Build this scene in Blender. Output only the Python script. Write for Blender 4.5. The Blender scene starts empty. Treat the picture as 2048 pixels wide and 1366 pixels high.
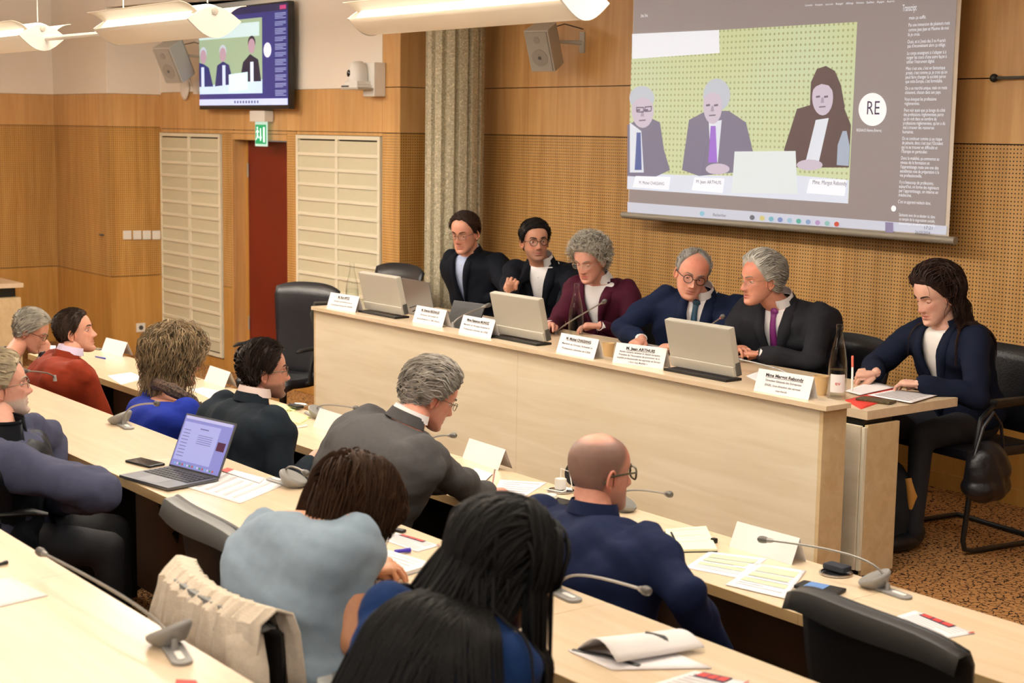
import bpy, bmesh, math, random
import numpy as np
from mathutils import Vector as V, Matrix, noise
from mathutils.bvhtree import BVHTree
random.seed(7); np.random.seed(7)
sc = bpy.context.scene
COL = sc.collection
PI = math.pi
def R(d): return math.radians(d)

# ---------------------------------------------------------------- camera
FPX = 3090.07
YAW, PIT, ROL = -0.91384696, 0.13564529, 0.01539808
CAM = V((0, 0, 1.89))
_d = V((math.sin(YAW)*math.cos(PIT), math.cos(YAW)*math.cos(PIT), -math.sin(PIT)))
_r = V((math.cos(YAW), -math.sin(YAW), 0))
_u = _r.cross(_d)
CR = _r*math.cos(ROL) + _u*math.sin(ROL)
CU = -_r*math.sin(ROL) + _u*math.cos(ROL)
CD = _d
cam = bpy.data.cameras.new('camera'); cam.sensor_width = 36.0; cam.lens = FPX/2048*36.0
cam.clip_start = 0.05; cam.clip_end = 100
cam.dof.use_dof = True; cam.dof.focus_distance = 7.0; cam.dof.aperture_fstop = 4.5
camo = bpy.data.objects.new('camera', cam); COL.objects.link(camo)
M = Matrix.Identity(4)
for i in range(3):
    M[i][0] = CR[i]; M[i][1] = CU[i]; M[i][2] = -CD[i]; M[i][3] = CAM[i]
camo.matrix_world = M
sc.camera = camo
# measured points of the photograph -> points in the room
def ray(x, y): return CR*((x-1024)/FPX) - CU*((y-683)/FPX) + CD
def onz(x, y, z): v = ray(x, y); return CAM + v*((z-CAM.z)/v.z)
def ony(x, y, Y): v = ray(x, y); return CAM + v*((Y-CAM.y)/v.y)
def onx(x, y, X): v = ray(x, y); return CAM + v*((X-CAM.x)/v.x)

# ---------------------------------------------------------------- world, lights, exposure
w = bpy.data.worlds.new('room_world'); sc.world = w; w.use_nodes = True
w.node_tree.nodes['Background'].inputs[0].default_value = (1.0, .93, .84, 1)
w.node_tree.nodes['Background'].inputs[1].default_value = 0.25
sc.view_settings.view_transform = 'Standard'; sc.view_settings.look = 'None'
sc.view_settings.exposure = -0.08; sc.view_settings.gamma = 1.0
sc.view_settings.use_curve_mapping = False
def area(name, loc, sx, sy, power, col=(1, .86, .70), rot=(0, 0, 0), spread=180):
    l = bpy.data.lights.new(name, 'AREA'); l.shape = 'RECTANGLE'; l.size = sx; l.size_y = sy
    l.energy = power; l.color = col; l.spread = R(spread)
    o = bpy.data.objects.new(name, l); COL.objects.link(o); o.location = loc; o.rotation_euler = rot
    return o
LC = (1.0, .95, .885)
# area lights for the suspended luminaires, with unseen ones assumed along the rows
for i, (x, y, p) in enumerate([(-9.2, 4.2, 34), (-6.4, 4.2, 30), (-3.4, 4.2, 32), (-.6, 4.0, 20), (1.8, 3.1, 10),
                               (-7.6, .6, 11), (-4.8, .4, 8), (-2.0, -.6, 6), (.8, .2, 10), (-11.5, 2.6, 44)]):
    area('lamp_and_fill_glow', (x, y, 2.62), 1.5, .3, p*1.25, LC)
area('lamp_and_fill_up', (-6.2, 2.95, 2.75), 6.0, .3, 230, LC, (PI, 0, 0))
area('lamp_and_fill_up', (-2.2, 1.2, 2.75), 5.0, .3, 70, LC, (PI, 0, 0))
area('lamp_and_fill_glow', (-9.6, 3.0, 2.5), 1.2, .3, 26, LC, (R(95), 0, R(62)))  # added light with no lamp body, aimed left to brighten the plaster
area('lamp_and_fill_up', (-11.5, 3.2, 2.75), 2.0, .3, 260, LC, (PI, 0, 0))  # extra uplight, added to lift the plaster at the left

for x_, p_ in ((-5.5, 36), (-2.2, 28), (1.2, 28)):      # unseen soft fill added behind the camera, tilted towards the speakers
    area('lamp_and_fill_glow', (x_, -1.6, 2.7), 1.5, .5, p_, LC, (R(52), 0, R(22)))
# ---------------------------------------------------------------- materials
def lin(c):
    if isinstance(c, str):
        c = c.lstrip('#'); c = [int(c[i:i+2], 16)/255 for i in (0, 2, 4)]
    return tuple(((v/12.92) if v <= .04045 else ((v+.055)/1.055)**2.4) for v in c[:3])
def nd(nt, t, **k):
    n = nt.nodes.new(t)
    for a, b in k.items(): setattr(n, a, b)
    return n
MATS = {}
def mat(name, col, rough=.6, metal=0, var=0, scale=8, bump=0, bscale=60, sheen=0, spec=None, emit=0, coat=0, stretch=None, attr=False):
    if name in MATS: return MATS[name]
    m = bpy.data.materials.new(name); m.use_nodes = True; nt = m.node_tree
    b = nt.nodes['Principled BSDF']; c = lin(col)
    b.inputs['Base Color'].default_value = (*c, 1); b.inputs['Roughness'].default_value = rough
    b.inputs['Metallic'].default_value = metal
    if spec is not None: b.inputs['Specular IOR Level'].default_value = spec
    if sheen: b.inputs['Sheen Weight'].default_value = sheen; b.inputs['Sheen Roughness'].default_value = .5
    if coat: b.inputs['Coat Weight'].default_value = coat; b.inputs['Coat Roughness'].default_value = .15
    if emit:
        b.inputs['Emission Color'].default_value = (*c, 1); b.inputs['Emission Strength'].default_value = emit; b.inputs['Base Color'].default_value = (*[v*.3 for v in c], 1)
    tc = nd(nt, 'ShaderNodeTexCoord'); mp = nd(nt, 'ShaderNodeMapping')
    nt.links.new(tc.outputs['Object'], mp.inputs['Vector'])
    if stretch: mp.inputs['Scale'].default_value = stretch
    src = None
    if attr:
        at = nd(nt, 'ShaderNodeAttribute', attribute_name='Col'); src = at.outputs['Color']
    if var:
        n = nd(nt, 'ShaderNodeTexNoise'); n.inputs['Scale'].default_value = scale; n.inputs['Detail'].default_value = 5
        nt.links.new(mp.outputs[0], n.inputs['Vector'])
        r = nd(nt, 'ShaderNodeMapRange'); r.inputs['From Min'].default_value = .3; r.inputs['From Max'].default_value = .7
        r.inputs['To Min'].default_value = 1-var; r.inputs['To Max'].default_value = 1+var
        nt.links.new(n.outputs['Fac'], r.inputs['Value'])
        mx = nd(nt, 'ShaderNodeVectorMath', operation='SCALE')
        if src: nt.links.new(src, mx.inputs[0])
        else: mx.inputs[0].default_value = c
        nt.links.new(r.outputs[0], mx.inputs['Scale']); src = mx.outputs[0]
    if src: nt.links.new(src, b.inputs['Base Color'])
    if bump:
        n2 = nd(nt, 'ShaderNodeTexNoise'); n2.inputs['Scale'].default_value = bscale; n2.inputs['Detail'].default_value = 4
        nt.links.new(mp.outputs[0], n2.inputs['Vector'])
        bp = nd(nt, 'ShaderNodeBump'); bp.inputs['Strength'].default_value = bump; bp.inputs['Distance'].default_value = .01
        nt.links.new(n2.outputs['Fac'], bp.inputs['Height']); nt.links.new(bp.outputs[0], b.inputs['Normal'])
    MATS[name] = m; return m

def wood(name, col, dark, axis='X', grain=1.0, rough=.42, band=.35, perf=None, coat=.0, bandw=.28, side='Y'):
    """veneer: figured grain running up (walls) or along the desk; perf = drilled acoustic holes."""
    if name in MATS: return MATS[name]
    m = bpy.data.materials.new(name); m.use_nodes = True; nt = m.node_tree; L = nt.links.new
    b = nt.nodes['Principled BSDF']; b.inputs['Roughness'].default_value = rough
    if coat: b.inputs['Coat Weight'].default_value = coat; b.inputs['Coat Roughness'].default_value = .12
    g = nd(nt, 'ShaderNodeNewGeometry'); sp = nd(nt, 'ShaderNodeSeparateXYZ'); L(g.outputs['Position'], sp.inputs[0])
    mp = nd(nt, 'ShaderNodeMapping'); L(g.outputs['Position'], mp.inputs['Vector'])
    mp.inputs['Scale'].default_value = {'Z': (9, 9, .7), 'X': (.8, 10, 10), 'Y': (10, .8, 10)}[axis]
    n = nd(nt, 'ShaderNodeTexNoise'); n.inputs['Scale'].default_value = 1.6*grain; n.inputs['Detail'].default_value = 7
    n.inputs['Distortion'].default_value = .7; L(mp.outputs[0], n.inputs['Vector'])
    cr = nd(nt, 'ShaderNodeMix', data_type='RGBA')
    cr.inputs[6].default_value = (*lin(dark), 1); cr.inputs[7].default_value = (*lin(col), 1)
    r = nd(nt, 'ShaderNodeMapRange'); r.inputs['From Min'].default_value = .3; r.inputs['From Max'].default_value = .68
    L(n.outputs['Fac'], r.inputs['Value']); L(r.outputs[0], cr.inputs[0])
    out = cr.outputs[2]
    if axis == 'Z' and band:      # book-matched leaves of veneer, each a slightly other tone
        wn = nd(nt, 'ShaderNodeTexWhiteNoise', noise_dimensions='1D')
        dv = nd(nt, 'ShaderNodeMath', operation='DIVIDE'); dv.inputs[1].default_value = bandw
        ad = nd(nt, 'ShaderNodeMath', operation='ADD'); L(sp.outputs['X'], ad.inputs[0]); L(sp.outputs['Y'], ad.inputs[1])
        L(ad.outputs[0], dv.inputs[0])
        fl = nd(nt, 'ShaderNodeMath', operation='FLOOR'); L(dv.outputs[0], fl.inputs[0]); L(fl.outputs[0], wn.inputs['W'])
        r2 = nd(nt, 'ShaderNodeMapRange'); r2.inputs['To Min'].default_value = 1-band*.3; r2.inputs['To Max'].default_value = 1+band*.18
        L(wn.outputs['Value'], r2.inputs['Value'])
        vm = nd(nt, 'ShaderNodeVectorMath', operation='SCALE'); L(out, vm.inputs[0]); L(r2.outputs[0], vm.inputs['Scale']); out = vm.outputs[0]
    if perf:
        pitch, rad = perf
        def fr(o):
            d_ = nd(nt, 'ShaderNodeMath', operation='DIVIDE'); L(o, d_.inputs[0]); d_.inputs[1].default_value = pitch
            f_ = nd(nt, 'ShaderNodeMath', operation='FRACT'); L(d_.outputs[0], f_.inputs[0])
            s_ = nd(nt, 'ShaderNodeMath', operation='SUBTRACT'); L(f_.outputs[0], s_.inputs[0]); s_.inputs[1].default_value = .5
            p_ = nd(nt, 'ShaderNodeMath', operation='POWER'); L(s_.outputs[0], p_.inputs[0]); p_.inputs[1].default_value = 2
            return p_.outputs[0]
        a1 = nd(nt, 'ShaderNodeMath', operation='ADD')
        L(fr(sp.outputs['X' if side == 'Y' else 'Y']), a1.inputs[0]); L(fr(sp.outputs['Z']), a1.inputs[1])
        lt = nd(nt, 'ShaderNodeMath', operation='LESS_THAN'); L(a1.outputs[0], lt.inputs[0]); lt.inputs[1].default_value = (rad/pitch)**2
        mx = nd(nt, 'ShaderNodeMix', data_type='RGBA'); L(lt.outputs[0], mx.inputs[0]); L(out, mx.inputs[6])
        mx.inputs[7].default_value = (*lin('#2a1806'), 1); out = mx.outputs[2]
    L(out, b.inputs['Base Color'])
    MATS[name] = m; return m

WV = wood('maple_veneer', '#cfa46c', '#ba8b52', 'Z', rough=.38)
WVL = wood('maple_veneer_low', '#bd8d4c', '#a97935', 'Z', rough=.38)
WPY = wood('perforated_maple', '#c69a5e', '#b08346', 'Z', rough=.5, perf=(.0205, .0042), side='Y')
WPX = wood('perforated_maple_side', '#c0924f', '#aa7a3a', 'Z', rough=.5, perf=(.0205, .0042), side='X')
WD = wood('desk_laminate', '#dcc7aa', '#d1ba98', 'X', grain=1.3, rough=.28, coat=.25)
WDE = wood('desk_edge', '#c9ad7e', '#b99b6b', 'X', grain=2, rough=.4)
WC = wood('counter_laminate', '#e2d6bd', '#d8c9ac', 'X', grain=1.2, rough=.36)
WCE = wood('counter_end_laminate', '#d3bc95', '#c4aa80', 'X', grain=1.2, rough=.36)
PLA = mat('painted_plaster', '#efe7da', .85, var=.02, scale=2)
CEI = mat('ceiling_paint', '#e8e0d2', .9)
BLK = mat('black_plastic', '#131313', .45, bump=.1)
LEA = mat('black_leather', '#15151a', .38, bump=.15, bscale=120)
GRY = mat('grey_metal', '#a9a59c', .38, .55)
SIL = mat('silver_plastic', '#b9b4a8', .42, .15)
LGR = mat('monitor_shell', '#b4afa2', .45, .05)
WHT = mat('white_plastic', '#e6e3dc', .4)
PAP = mat('white_paper', '#e2dedd', .8)
DGY = mat('dark_grey_plastic', '#4a4a48', .5)
CHR = mat('chrome', '#c9c9c9', .18, 1)
DKP = mat('dark_wood_panel', '#4a3526', .6, var=.1, scale=4)

# ---------------------------------------------------------------- mesh helpers
class MB:
    def __init__(s): s.v = []; s.f = []; s.m = []; s.mats = []
    def mi(s, m):
        if m is None: return 0
        if m not in s.mats: s.mats.append(m)
        return s.mats.index(m)
    def add(s, v, f, m=None):
        o = len(s.v); k = s.mi(m)
        s.v += [tuple(x) for x in v]; s.f += [tuple(i+o for i in q) for q in f]; s.m += [k]*len(f); return s
    def box(s, a, b, m=None, T=None):
        x0, y0, z0 = a; x1, y1, z1 = b
        v = [V((x, y, z)) for z in (z0, z1) for y in (y0, y1) for x in (x0, x1)]
        if T: v = [T @ p for p in v]
        return s.add(v, [(0, 2, 3, 1), (4, 5, 7, 6), (0, 1, 5, 4), (2, 6, 7, 3), (0, 4, 6, 2), (1, 3, 7, 5)], m)
    def tube(s, pts, rad, n=8, m=None, flat=None):
        pts = [V(p) for p in pts]; k = len(pts)
        if not hasattr(rad, '__len__'): rad = [rad]*k
        vs = []; up = None
        for i, p in enumerate(pts):
            t = (pts[min(i+1, k-1)]-pts[max(i-1, 0)]).normalized()
            if up is None: up = V((0, 0, 1)) if abs(t.z) < .9 else V((1, 0, 0))
            a = t.cross(up); 
            if a.length < 1e-6: a = t.orthogonal()
            a.normalize(); b_ = a.cross(t).normalized(); up = b_
            for j in range(n):
                q = 2*PI*j/n; vs.append(p + (a*math.cos(q) + b_*math.sin(q)*(flat or 1))*rad[i])
        f = [(i*n+j, i*n+(j+1) % n, (i+1)*n+(j+1) % n, (i+1)*n+j) for i in range(k-1) for j in range(n)]
        f += [tuple(range(n-1, -1, -1)), tuple((k-1)*n+j for j in range(n))]
        return s.add(vs, f, m)
    def lathe(s, prof, n=24, m=None, T=None, cap=True):
        vs = [V((r*math.cos(2*PI*j/n), r*math.sin(2*PI*j/n), z)) for r, z in prof for j in range(n)]
        if T: vs = [T @ p for p in vs]
        k = len(prof)
        f = [(i*n+j, i*n+(j+1) % n, (i+1)*n+(j+1) % n, (i+1)*n+j) for i in range(k-1) for j in range(n)]
        if cap: f += [tuple(range(n-1, -1, -1)), tuple((k-1)*n+j for j in range(n))]
        return s.add(vs, f, m)
    def ell(s, c, r, T=None, n=16, k=10, m=None):
        c = V(c)
        if not hasattr(r, '__len__'): r = (r, r, r)
        pr = [(math.sin(PI*i/k), -math.cos(PI*i/k)) for i in range(1, k)]
        vs = [V((0, 0, -r[2]))] + [V((a*r[0]*math.cos(2*PI*j/n), a*r[1]*math.sin(2*PI*j/n), z*r[2])) for a, z in pr for j in range(n)] + [V((0, 0, r[2]))]
        if T: vs = [T @ p for p in vs]
        vs = [p+c for p in vs]
        f = [(0, 1+(j+1) % n, 1+j) for j in range(n)]
        f += [(1+i*n+j, 1+i*n+(j+1) % n, 1+(i+1)*n+(j+1) % n, 1+(i+1)*n+j) for i in range(k-2) for j in range(n)]
        L_ = len(vs)-1; b = 1+(k-2)*n
        f += [(b+j, b+(j+1) % n, L_) for j in range(n)]
        return s.add(vs, f, m)
    def caps(s, a, b, ra, rb, n=14, m=None, k=4):
        a = V(a); b = V(b); t = (b-a); L_ = t.length; t.normalize()
        pts = []; rs = []
        for i in range(k+1):
            q = PI/2*(i/k); pts.append(a - t*ra*math.cos(q)*.999); rs.append(max(ra*math.sin(q), 1e-4))
        for i in range(k+1):
            q = PI/2*(1-i/k); pts.append(b + t*rb*math.cos(q)*.999); rs.append(max(rb*math.sin(q), 1e-4))
        return s.tube(pts, rs, n, m)
    def grid(s, P, m=None):
        a = len(P); b = len(P[0])
        return s.add([p for r in P for p in r], [(i*b+j, i*b+j+1, (i+1)*b+j+1, (i+1)*b+j) for i in range(a-1) for j in range(b-1)], m)
    def prism(s, poly, t, m=None, T=None):
        """poly in local XY extruded along +Z by t"""
        n = len(poly); vs = [V((x, y, 0)) for x, y in poly]+[V((x, y, t)) for x, y in poly]
        if T: vs = [T @ p for p in vs]
        return s.add(vs, [tuple(range(n-1, -1, -1)), tuple(range(n, 2*n))]+[(i, (i+1) % n, n+(i+1) % n, n+i) for i in range(n)], m)
    def mesh(s, name):
        me = bpy.data.meshes.new(name); me.from_pydata(s.v, [], s.f)
        for m in s.mats: me.materials.append(m)
        if len(s.mats) > 1: me.polygons.foreach_set('material_index', s.m)
        return me
    def build(s, name, m=None, parent=None, smooth=False, bevel=0, world=False, solid=0, ang=40):
        if m is not None and not s.mats: s.mats = [m]
        me = s.mesh(name)
        if bevel:
            bm = bmesh.new(); bm.from_mesh(me)
            eds = [e for e in bm.edges if len(e.link_faces) == 2 and e.calc_face_angle(0) > .6]
            bmesh.ops.bevel(bm, geom=eds, offset=bevel, segments=2, profile=.7, affect='EDGES', clamp_overlap=True)
            bm.to_mesh(me); bm.free()
        return link(name, me, parent, smooth, world, solid, ang)
def link(name, me, parent=None, smooth=False, world=False, solid=0, ang=40):
    if world and parent is not None:
        me.transform(parent.matrix_basis.inverted())
    if smooth:
        me.shade_smooth()
        try: me.set_sharp_from_angle(angle=R(ang))
        except Exception: pass
    o = bpy.data.objects.new(name, me); COL.objects.link(o)
    if parent is not None: o.parent = parent
    if solid:
        md = o.modifiers.new('thickness', 'SOLIDIFY'); md.thickness = abs(solid); md.offset = 1 if solid > 0 else -1
    return o
def thing(name, label, cat, loc=(0, 0, 0), rz=0, group=None):
    o = bpy.data.objects.new(name, None); COL.objects.link(o); o.location = loc; o.rotation_euler = (0, 0, rz)
    o.matrix_basis = Matrix.Translation(V(loc)) @ Matrix.Rotation(rz, 4, 'Z')
    o.empty_display_size = .1
    return tag(o, label, cat, group)
def tag(o, label=None, cat=None, group=None, kind=None):
    if label: o['label'] = label
    if cat: o['category'] = cat
    if group: o['group'] = group
    if kind: o['kind'] = kind
    return o
def dup(root, loc, rz, label, group=None):
    r = root.copy(); COL.objects.link(r)
    r.location = loc; r.rotation_euler = (0, 0, rz)
    r.matrix_basis = Matrix.Translation(V(loc)) @ Matrix.Rotation(rz, 4, 'Z')
    r['label'] = label
    if group: r['group'] = group
    for ch in list(root.children):
        c = ch.copy(); COL.objects.link(c); c.parent = r
        for g in ch.children:
            d = g.copy(); COL.objects.link(d); d.parent = c
    return r
def struct(name):
    o = bpy.data.objects.new(name, None); COL.objects.link(o); o['kind'] = 'structure'; return o
def axes(o, x, y, z):
    T = Matrix.Identity(4)
    for i in range(3): T[i][0] = x[i]; T[i][1] = y[i]; T[i][2] = z[i]; T[i][3] = o[i]
    return T
_tc = {}
def text(mb, s, T, size, m=None, align='LEFT', width=None, sx=1.0, bold=0):
    """flat lettering laid in the XY plane of T"""
    cu = bpy.data.curves.new('t', 'FONT'); cu.body = s; cu.size = size; cu.resolution_u = 2; cu.align_x = align; cu.offset = bold*size
    o = bpy.data.objects.new('t', cu)
    me = o.to_mesh()
    vs = [V(v.co) for v in me.vertices]; fs = [tuple(p.vertices) for p in me.polygons]
    if width and vs:
        a = min(v.x for v in vs); b = max(v.x for v in vs)
        if b > a:
            k = width/(b-a)
            for v in vs: v.x *= k
    if sx != 1:
        for v in vs: v.x *= sx
    o.to_mesh_clear(); bpy.data.objects.remove(o); bpy.data.curves.remove(cu)
    if vs: mb.add([T @ v for v in vs], fs, m)
# ---------------------------------------------------------------- the room
FLO = -.29                                   # floor of the hall; the speakers sit on a platform at 0
Z1, Z2, Z3 = .45, .592, .72                  # desk tops of the three rows seen
F2, F3 = Z2-.74, Z3-.74
YB, YT = 6.9, 6.37                           # back wall, wall with the door
# carpet: brown pile with dark scribbled squiggles
cm = bpy.data.materials.new('squiggle_carpet'); cm.use_nodes = True; nt = cm.node_tree; L = nt.links.new
b = nt.nodes['Principled BSDF']; b.inputs['Roughness'].default_value = .95; b.inputs['Specular IOR Level'].default_value = .1
g = nd(nt, 'ShaderNodeNewGeometry')
ns = nd(nt, 'ShaderNodeTexNoise'); ns.inputs['Scale'].default_value = 30; ns.inputs['Detail'].default_value = 2
L(g.outputs['Position'], ns.inputs['Vector'])
mxv = nd(nt, 'ShaderNodeMix', data_type='VECTOR'); mxv.inputs[0].default_value = .03
L(g.outputs['Position'], mxv.inputs[4]); L(ns.outputs['Color'], mxv.inputs[5])
vo = nd(nt, 'ShaderNodeTexVoronoi', feature='DISTANCE_TO_EDGE'); vo.inputs['Scale'].default_value = 34
L(mxv.outputs[1], vo.inputs['Vector'])
lt = nd(nt, 'ShaderNodeMath', operation='LESS_THAN'); lt.inputs[1].default_value = .085; L(vo.outputs['Distance'], lt.inputs[0])
br = nd(nt, 'ShaderNodeTexNoise'); br.inputs['Scale'].default_value = 55; L(g.outputs['Position'], br.inputs['Vector'])
gt = nd(nt, 'ShaderNodeMath', operation='GREATER_THAN'); gt.inputs[1].default_value = .46; L(br.outputs['Fac'], gt.inputs[0])
mu = nd(nt, 'ShaderNodeMath', operation='MULTIPLY'); L(lt.outputs[0], mu.inputs[0]); L(gt.outputs[0], mu.inputs[1])
mc = nd(nt, 'ShaderNodeMix', data_type='RGBA'); L(mu.outputs[0], mc.inputs[0])
mc.inputs[6].default_value = (*lin('#a5784a'), 1); mc.inputs[7].default_value = (*lin('#2b1d14'), 1)
L(mc.outputs[2], b.inputs['Base Color'])
CARPET = cm
MB().box((-16, -3, FLO-.1), (3.2, YB+.2, FLO)).build('floor', CARPET)['kind'] = 'structure'
MB().box((-8.3, 4.83, FLO), (3, YB, 0)).box((-8.75, 5.14, FLO), (-8.3, YB, 0)).build('floor', CARPET)['kind'] = 'structure'
o = MB().box((-14, -3, FLO), (3, 2.70, F2)).build('floor', CARPET); o['kind'] = 'structure'
o = MB().box((-14, -3, F2), (3, 1.44, F3)).build('floor', CARPET); o['kind'] = 'structure'
MB().box((-16, -3, 3.15), (3.2, YB+.2, 3.25)).build('ceiling', CEI)['kind'] = 'structure'

JX = -.006   # recess of the joints between panels
def panels_y(root, Y, xs, zs, mats, gap=.006, d=.018, names=None):
    """panels facing -Y: xs = joints along X, zs = joints in height, one object each"""
    for k in range(len(zs)-1):
        for i in range(len(xs)-1):
            nm = 'perforated_panel' if mats[k] in (WPY, WPX) else 'veneer_panel'
            MB().box((xs[i]+gap/6, Y-d, zs[k]+gap/2), (xs[i+1]-gap/6, Y, zs[k+1]-gap/2)).build(nm, mats[k], root)
def panels_x(root, X, ys, zs, mats, sgn=1, gap=.006, d=.018):
    for k in range(len(zs)-1):
        for i in range(len(ys)-1):
            nm = 'perforated_panel' if mats[k] in (WPY, WPX) else 'veneer_panel'
            a, c = sorted((X, X+sgn*d))
            MB().box((a, ys[i]+gap/2, zs[k]+gap/2), (c, ys[i+1]-gap/2, zs[k+1]-gap/2)).build(nm, mats[k], root)
GROOVE = mat('dark_joint', '#3b2612', .8)
# back wall
wb = struct('wall_back')
MB().box((-9.63, YB, FLO), (3.2, YB+.15, 3.15)).build('wall_core', GROOVE, wb)
XS = [-9.6, -8.778, -7.618, -6.449, -5.27, -4.1, -2.93, -1.76, -.6, .57, 1.74, 3.0]
panels_y(wb, YB, XS, [0.0, .472, 1.858, 2.195, 3.15], [WVL, WPY, WV, WV])
bb = MB().box((-9.6, YB-.03, 0), (3, YB-.018, .085)).build('baseboard_back', WVL); bb['kind'] = 'structure'
# thin rod fixed along the joint right of the screen
rt = thing('hanging_rail', 'thin dark metal rail fixed along the wood wall right of the projection screen', 'rail', ony(1988, 156, YB-.05))
p0 = ony(1988, 156, YB-.05)
MB().tube([p0, p0+V((1.2, 0, 0))], .008, 8, DGY).build('bar', None, rt, world=True)
MB().ell(p0, .022, m=BLK).build('stop', None, rt, smooth=True, world=True)

# wall with the door (Y = YT) and the pier beside the column
XL = -13.76; XP = -9.63
GX = lambda px: ony(px, 430, YT).x
wt = struct('wall_door_side')
xg1a, xg1b = ony(325, 430, YT).x, ony(449, 430, YT).x
xd0, xd1 = ony(470, 430, YT).x, ony(578, 430, YT).x
xs1 = ony(467, 430, YT).x
xg2a, xg2b = ony(598, 430, YT).x, ony(768, 430, YT).x
ZD = 1.775
MB().box((xg1a-.3, YT, FLO), (xd0-.02, YT+.15, 3.15)).box((xd1+.02, YT, FLO), (XP-.02, YT+.15, 3.15)).box((xd0, YT, ZD), (xd1, YT+.15, 3.15)).build('wall_core', GROOVE, wt)
MB().box((xg1a-.3, YT-.02, 2.195), (xg2b, YT, 3.15)).build('plaster_field', PLA, wt)
panels_y(wt, YT, [xg1a-.01, xg1b-.3, xd1, xg2b], [1.858, 2.195], [WV])
panels_y(wt, YT, [xg2b, XP], [FLO+.09, .472, 1.858, 2.195, 3.15], [WVL, WPY, WV, WV])
# frame pieces round the two grilles and the door
for (a, c, z0, z1, mt, nm) in [(xg1a, xg1b, 1.822, 1.858, WV, 'veneer_panel'), (xg1a, xg1b, FLO, FLO+.10, WVL, 'veneer_panel'),
        (xg1b, xs1, FLO, .472, WVL, 'veneer_panel'), (xg1b, xs1, .472, 1.83, WPY, 'perforated_panel'), (xg1b, xd1, 1.83, 1.858, WV, 'veneer_panel'),
        (xs1, xd0, FLO, 1.83, WV, 'veneer_panel'), (xd0, xd1, ZD, 1.83, WV, 'veneer_panel'),
        (xd1, xg2a, FLO, .472, WVL, 'veneer_panel'), (xd1, xg2a, .472, 1.858, WPY, 'perforated_panel'),
        (xg2a, xg2b, 1.832, 1.858, WV, 'veneer_panel'), (xg2a, xg2b, FLO, FLO+.12, WVL, 'veneer_panel')]:
    MB().box((a+.002, YT-.018, z0+.002), (c-.002, YT, z1-.002)).build(nm, mt, wt)
# white ventilation grilles: frame, mullion, slatted fields
GRF = mat('grille_cream', '#e2dbc3', .5)
gm = bpy.data.materials.new('fine_slat_grille'); gm.use_nodes = True; nt = gm.node_tree; L = nt.links.new
b = nt.nodes['Principled BSDF']; b.inputs['Roughness'].default_value = .6
g = nd(nt, 'ShaderNodeNewGeometry'); sp = nd(nt, 'ShaderNodeSeparateXYZ'); L(g.outputs['Position'], sp.inputs[0])
wv = nd(nt, 'ShaderNodeMath', operation='MULTIPLY'); wv.inputs[1].default_value = 2*PI/.0165; L(sp.outputs['X'], wv.inputs[0])
sn = nd(nt, 'ShaderNodeMath', operation='SINE'); L(wv.outputs[0], sn.inputs[0])
mx = nd(nt, 'ShaderNodeMix', data_type='RGBA'); mr = nd(nt, 'ShaderNodeMapRange'); mr.inputs['From Min'].default_value = -.2; mr.inputs['From Max'].default_value = .6
L(sn.outputs[0], mr.inputs['Value']); L(mr.outputs[0], mx.inputs[0])
mx.inputs[6].default_value = (*lin('#b9b395'), 1); mx.inputs[7].default_value = (*lin('#dcd5b9'), 1); L(mx.outputs[2], b.inputs['Base Color'])
def grille(label, xa, xb, z0, z1, rows):
    t = thing('ventilation_grille', label, 'grille', ((xa+xb)/2, YT-.02, z0))
    MB().box((xa, YT-.035, z0), (xb, YT-.012, z0+.03)).box((xa, YT-.035, z1-.03), (xb, YT-.012, z1)) \
        .box((xa, YT-.035, z0+.03), (xa+.035, YT-.012, z1-.03)).box((xb-.035, YT-.035, z0+.03), (xb, YT-.012, z1-.03)).build('frame', GRF, t, world=True)
    xm = (xa+xb)/2
    MB().box((xm-.02, YT-.033, z0+.03), (xm+.02, YT-.014, z1-.03)).build('mullion', GRF, t, world=True)
    h = (z1-z0-.06)/rows
    for i in range(rows):
        for (a, c) in ((xa+.035, xm-.02), (xm+.02, xb-.035)):
            MB().box((a, YT-.022, z0+.03+i*h+.012), (c, YT-.016, z0+.03+(i+1)*h-.012)).build('slat_field', gm, t, world=True)
            if i < rows-1:
                MB().box((a, YT-.033, z0+.03+(i+1)*h-.012), (c, YT-.016, z0+.03+(i+1)*h+.012)).build('crossbar', GRF, t, world=True)
grille('tall cream ventilation grille left of the red door', xg1a+.01, xg1b-.01, FLO+.11, 1.82, 16)
grille('tall cream ventilation grille between the red door and the concrete column', xg2a+.01, xg2b-.01, FLO+.13, 1.83, 16)
# door recess and red door
dr = struct('door_1')
MB().box((xd0-.02, YT, FLO), (xd0, YT+.34, ZD)).build('jamb', WV, dr)
MB().box((xd1, YT, FLO), (xd1+.02, YT+.34, ZD)).build('jamb', WV, dr)
MB().box((xd0, YT, ZD), (xd1, YT+.34, ZD+.02)).build('lintel', WV, dr)
MB().box((xd0, YT+.10, FLO), (xd0+.05, YT+.16, ZD)).build('door_frame', WVL, dr, bevel=.004)
RED = mat('red_lacquer_door', '#651608', .42, var=.08, scale=3)
MB().box((xd0+.05, YT+.11, FLO+.01), (xd1+.02, YT+.15, ZD-.01)).build('door_leaf', RED, dr, bevel=.003)
for zz in (.1, 1.45): MB().tube([(xd0+.055, YT+.10, zz), (xd0+.055, YT+.10, zz+.12)], .009, 8, GRY).build('hinge', None, dr)
# pier side face
ws = struct('wall_pier_side')
MB().box((XP-.15, YT, 0), (XP-.018, YB, 3.15)).build('wall_core', GROOVE, ws)
panels_x(ws, XP-.018, [YT-.018, YB], [0, .472, 1.858, 2.195, 3.15], [WVL, WPX, WV, WV])
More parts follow.
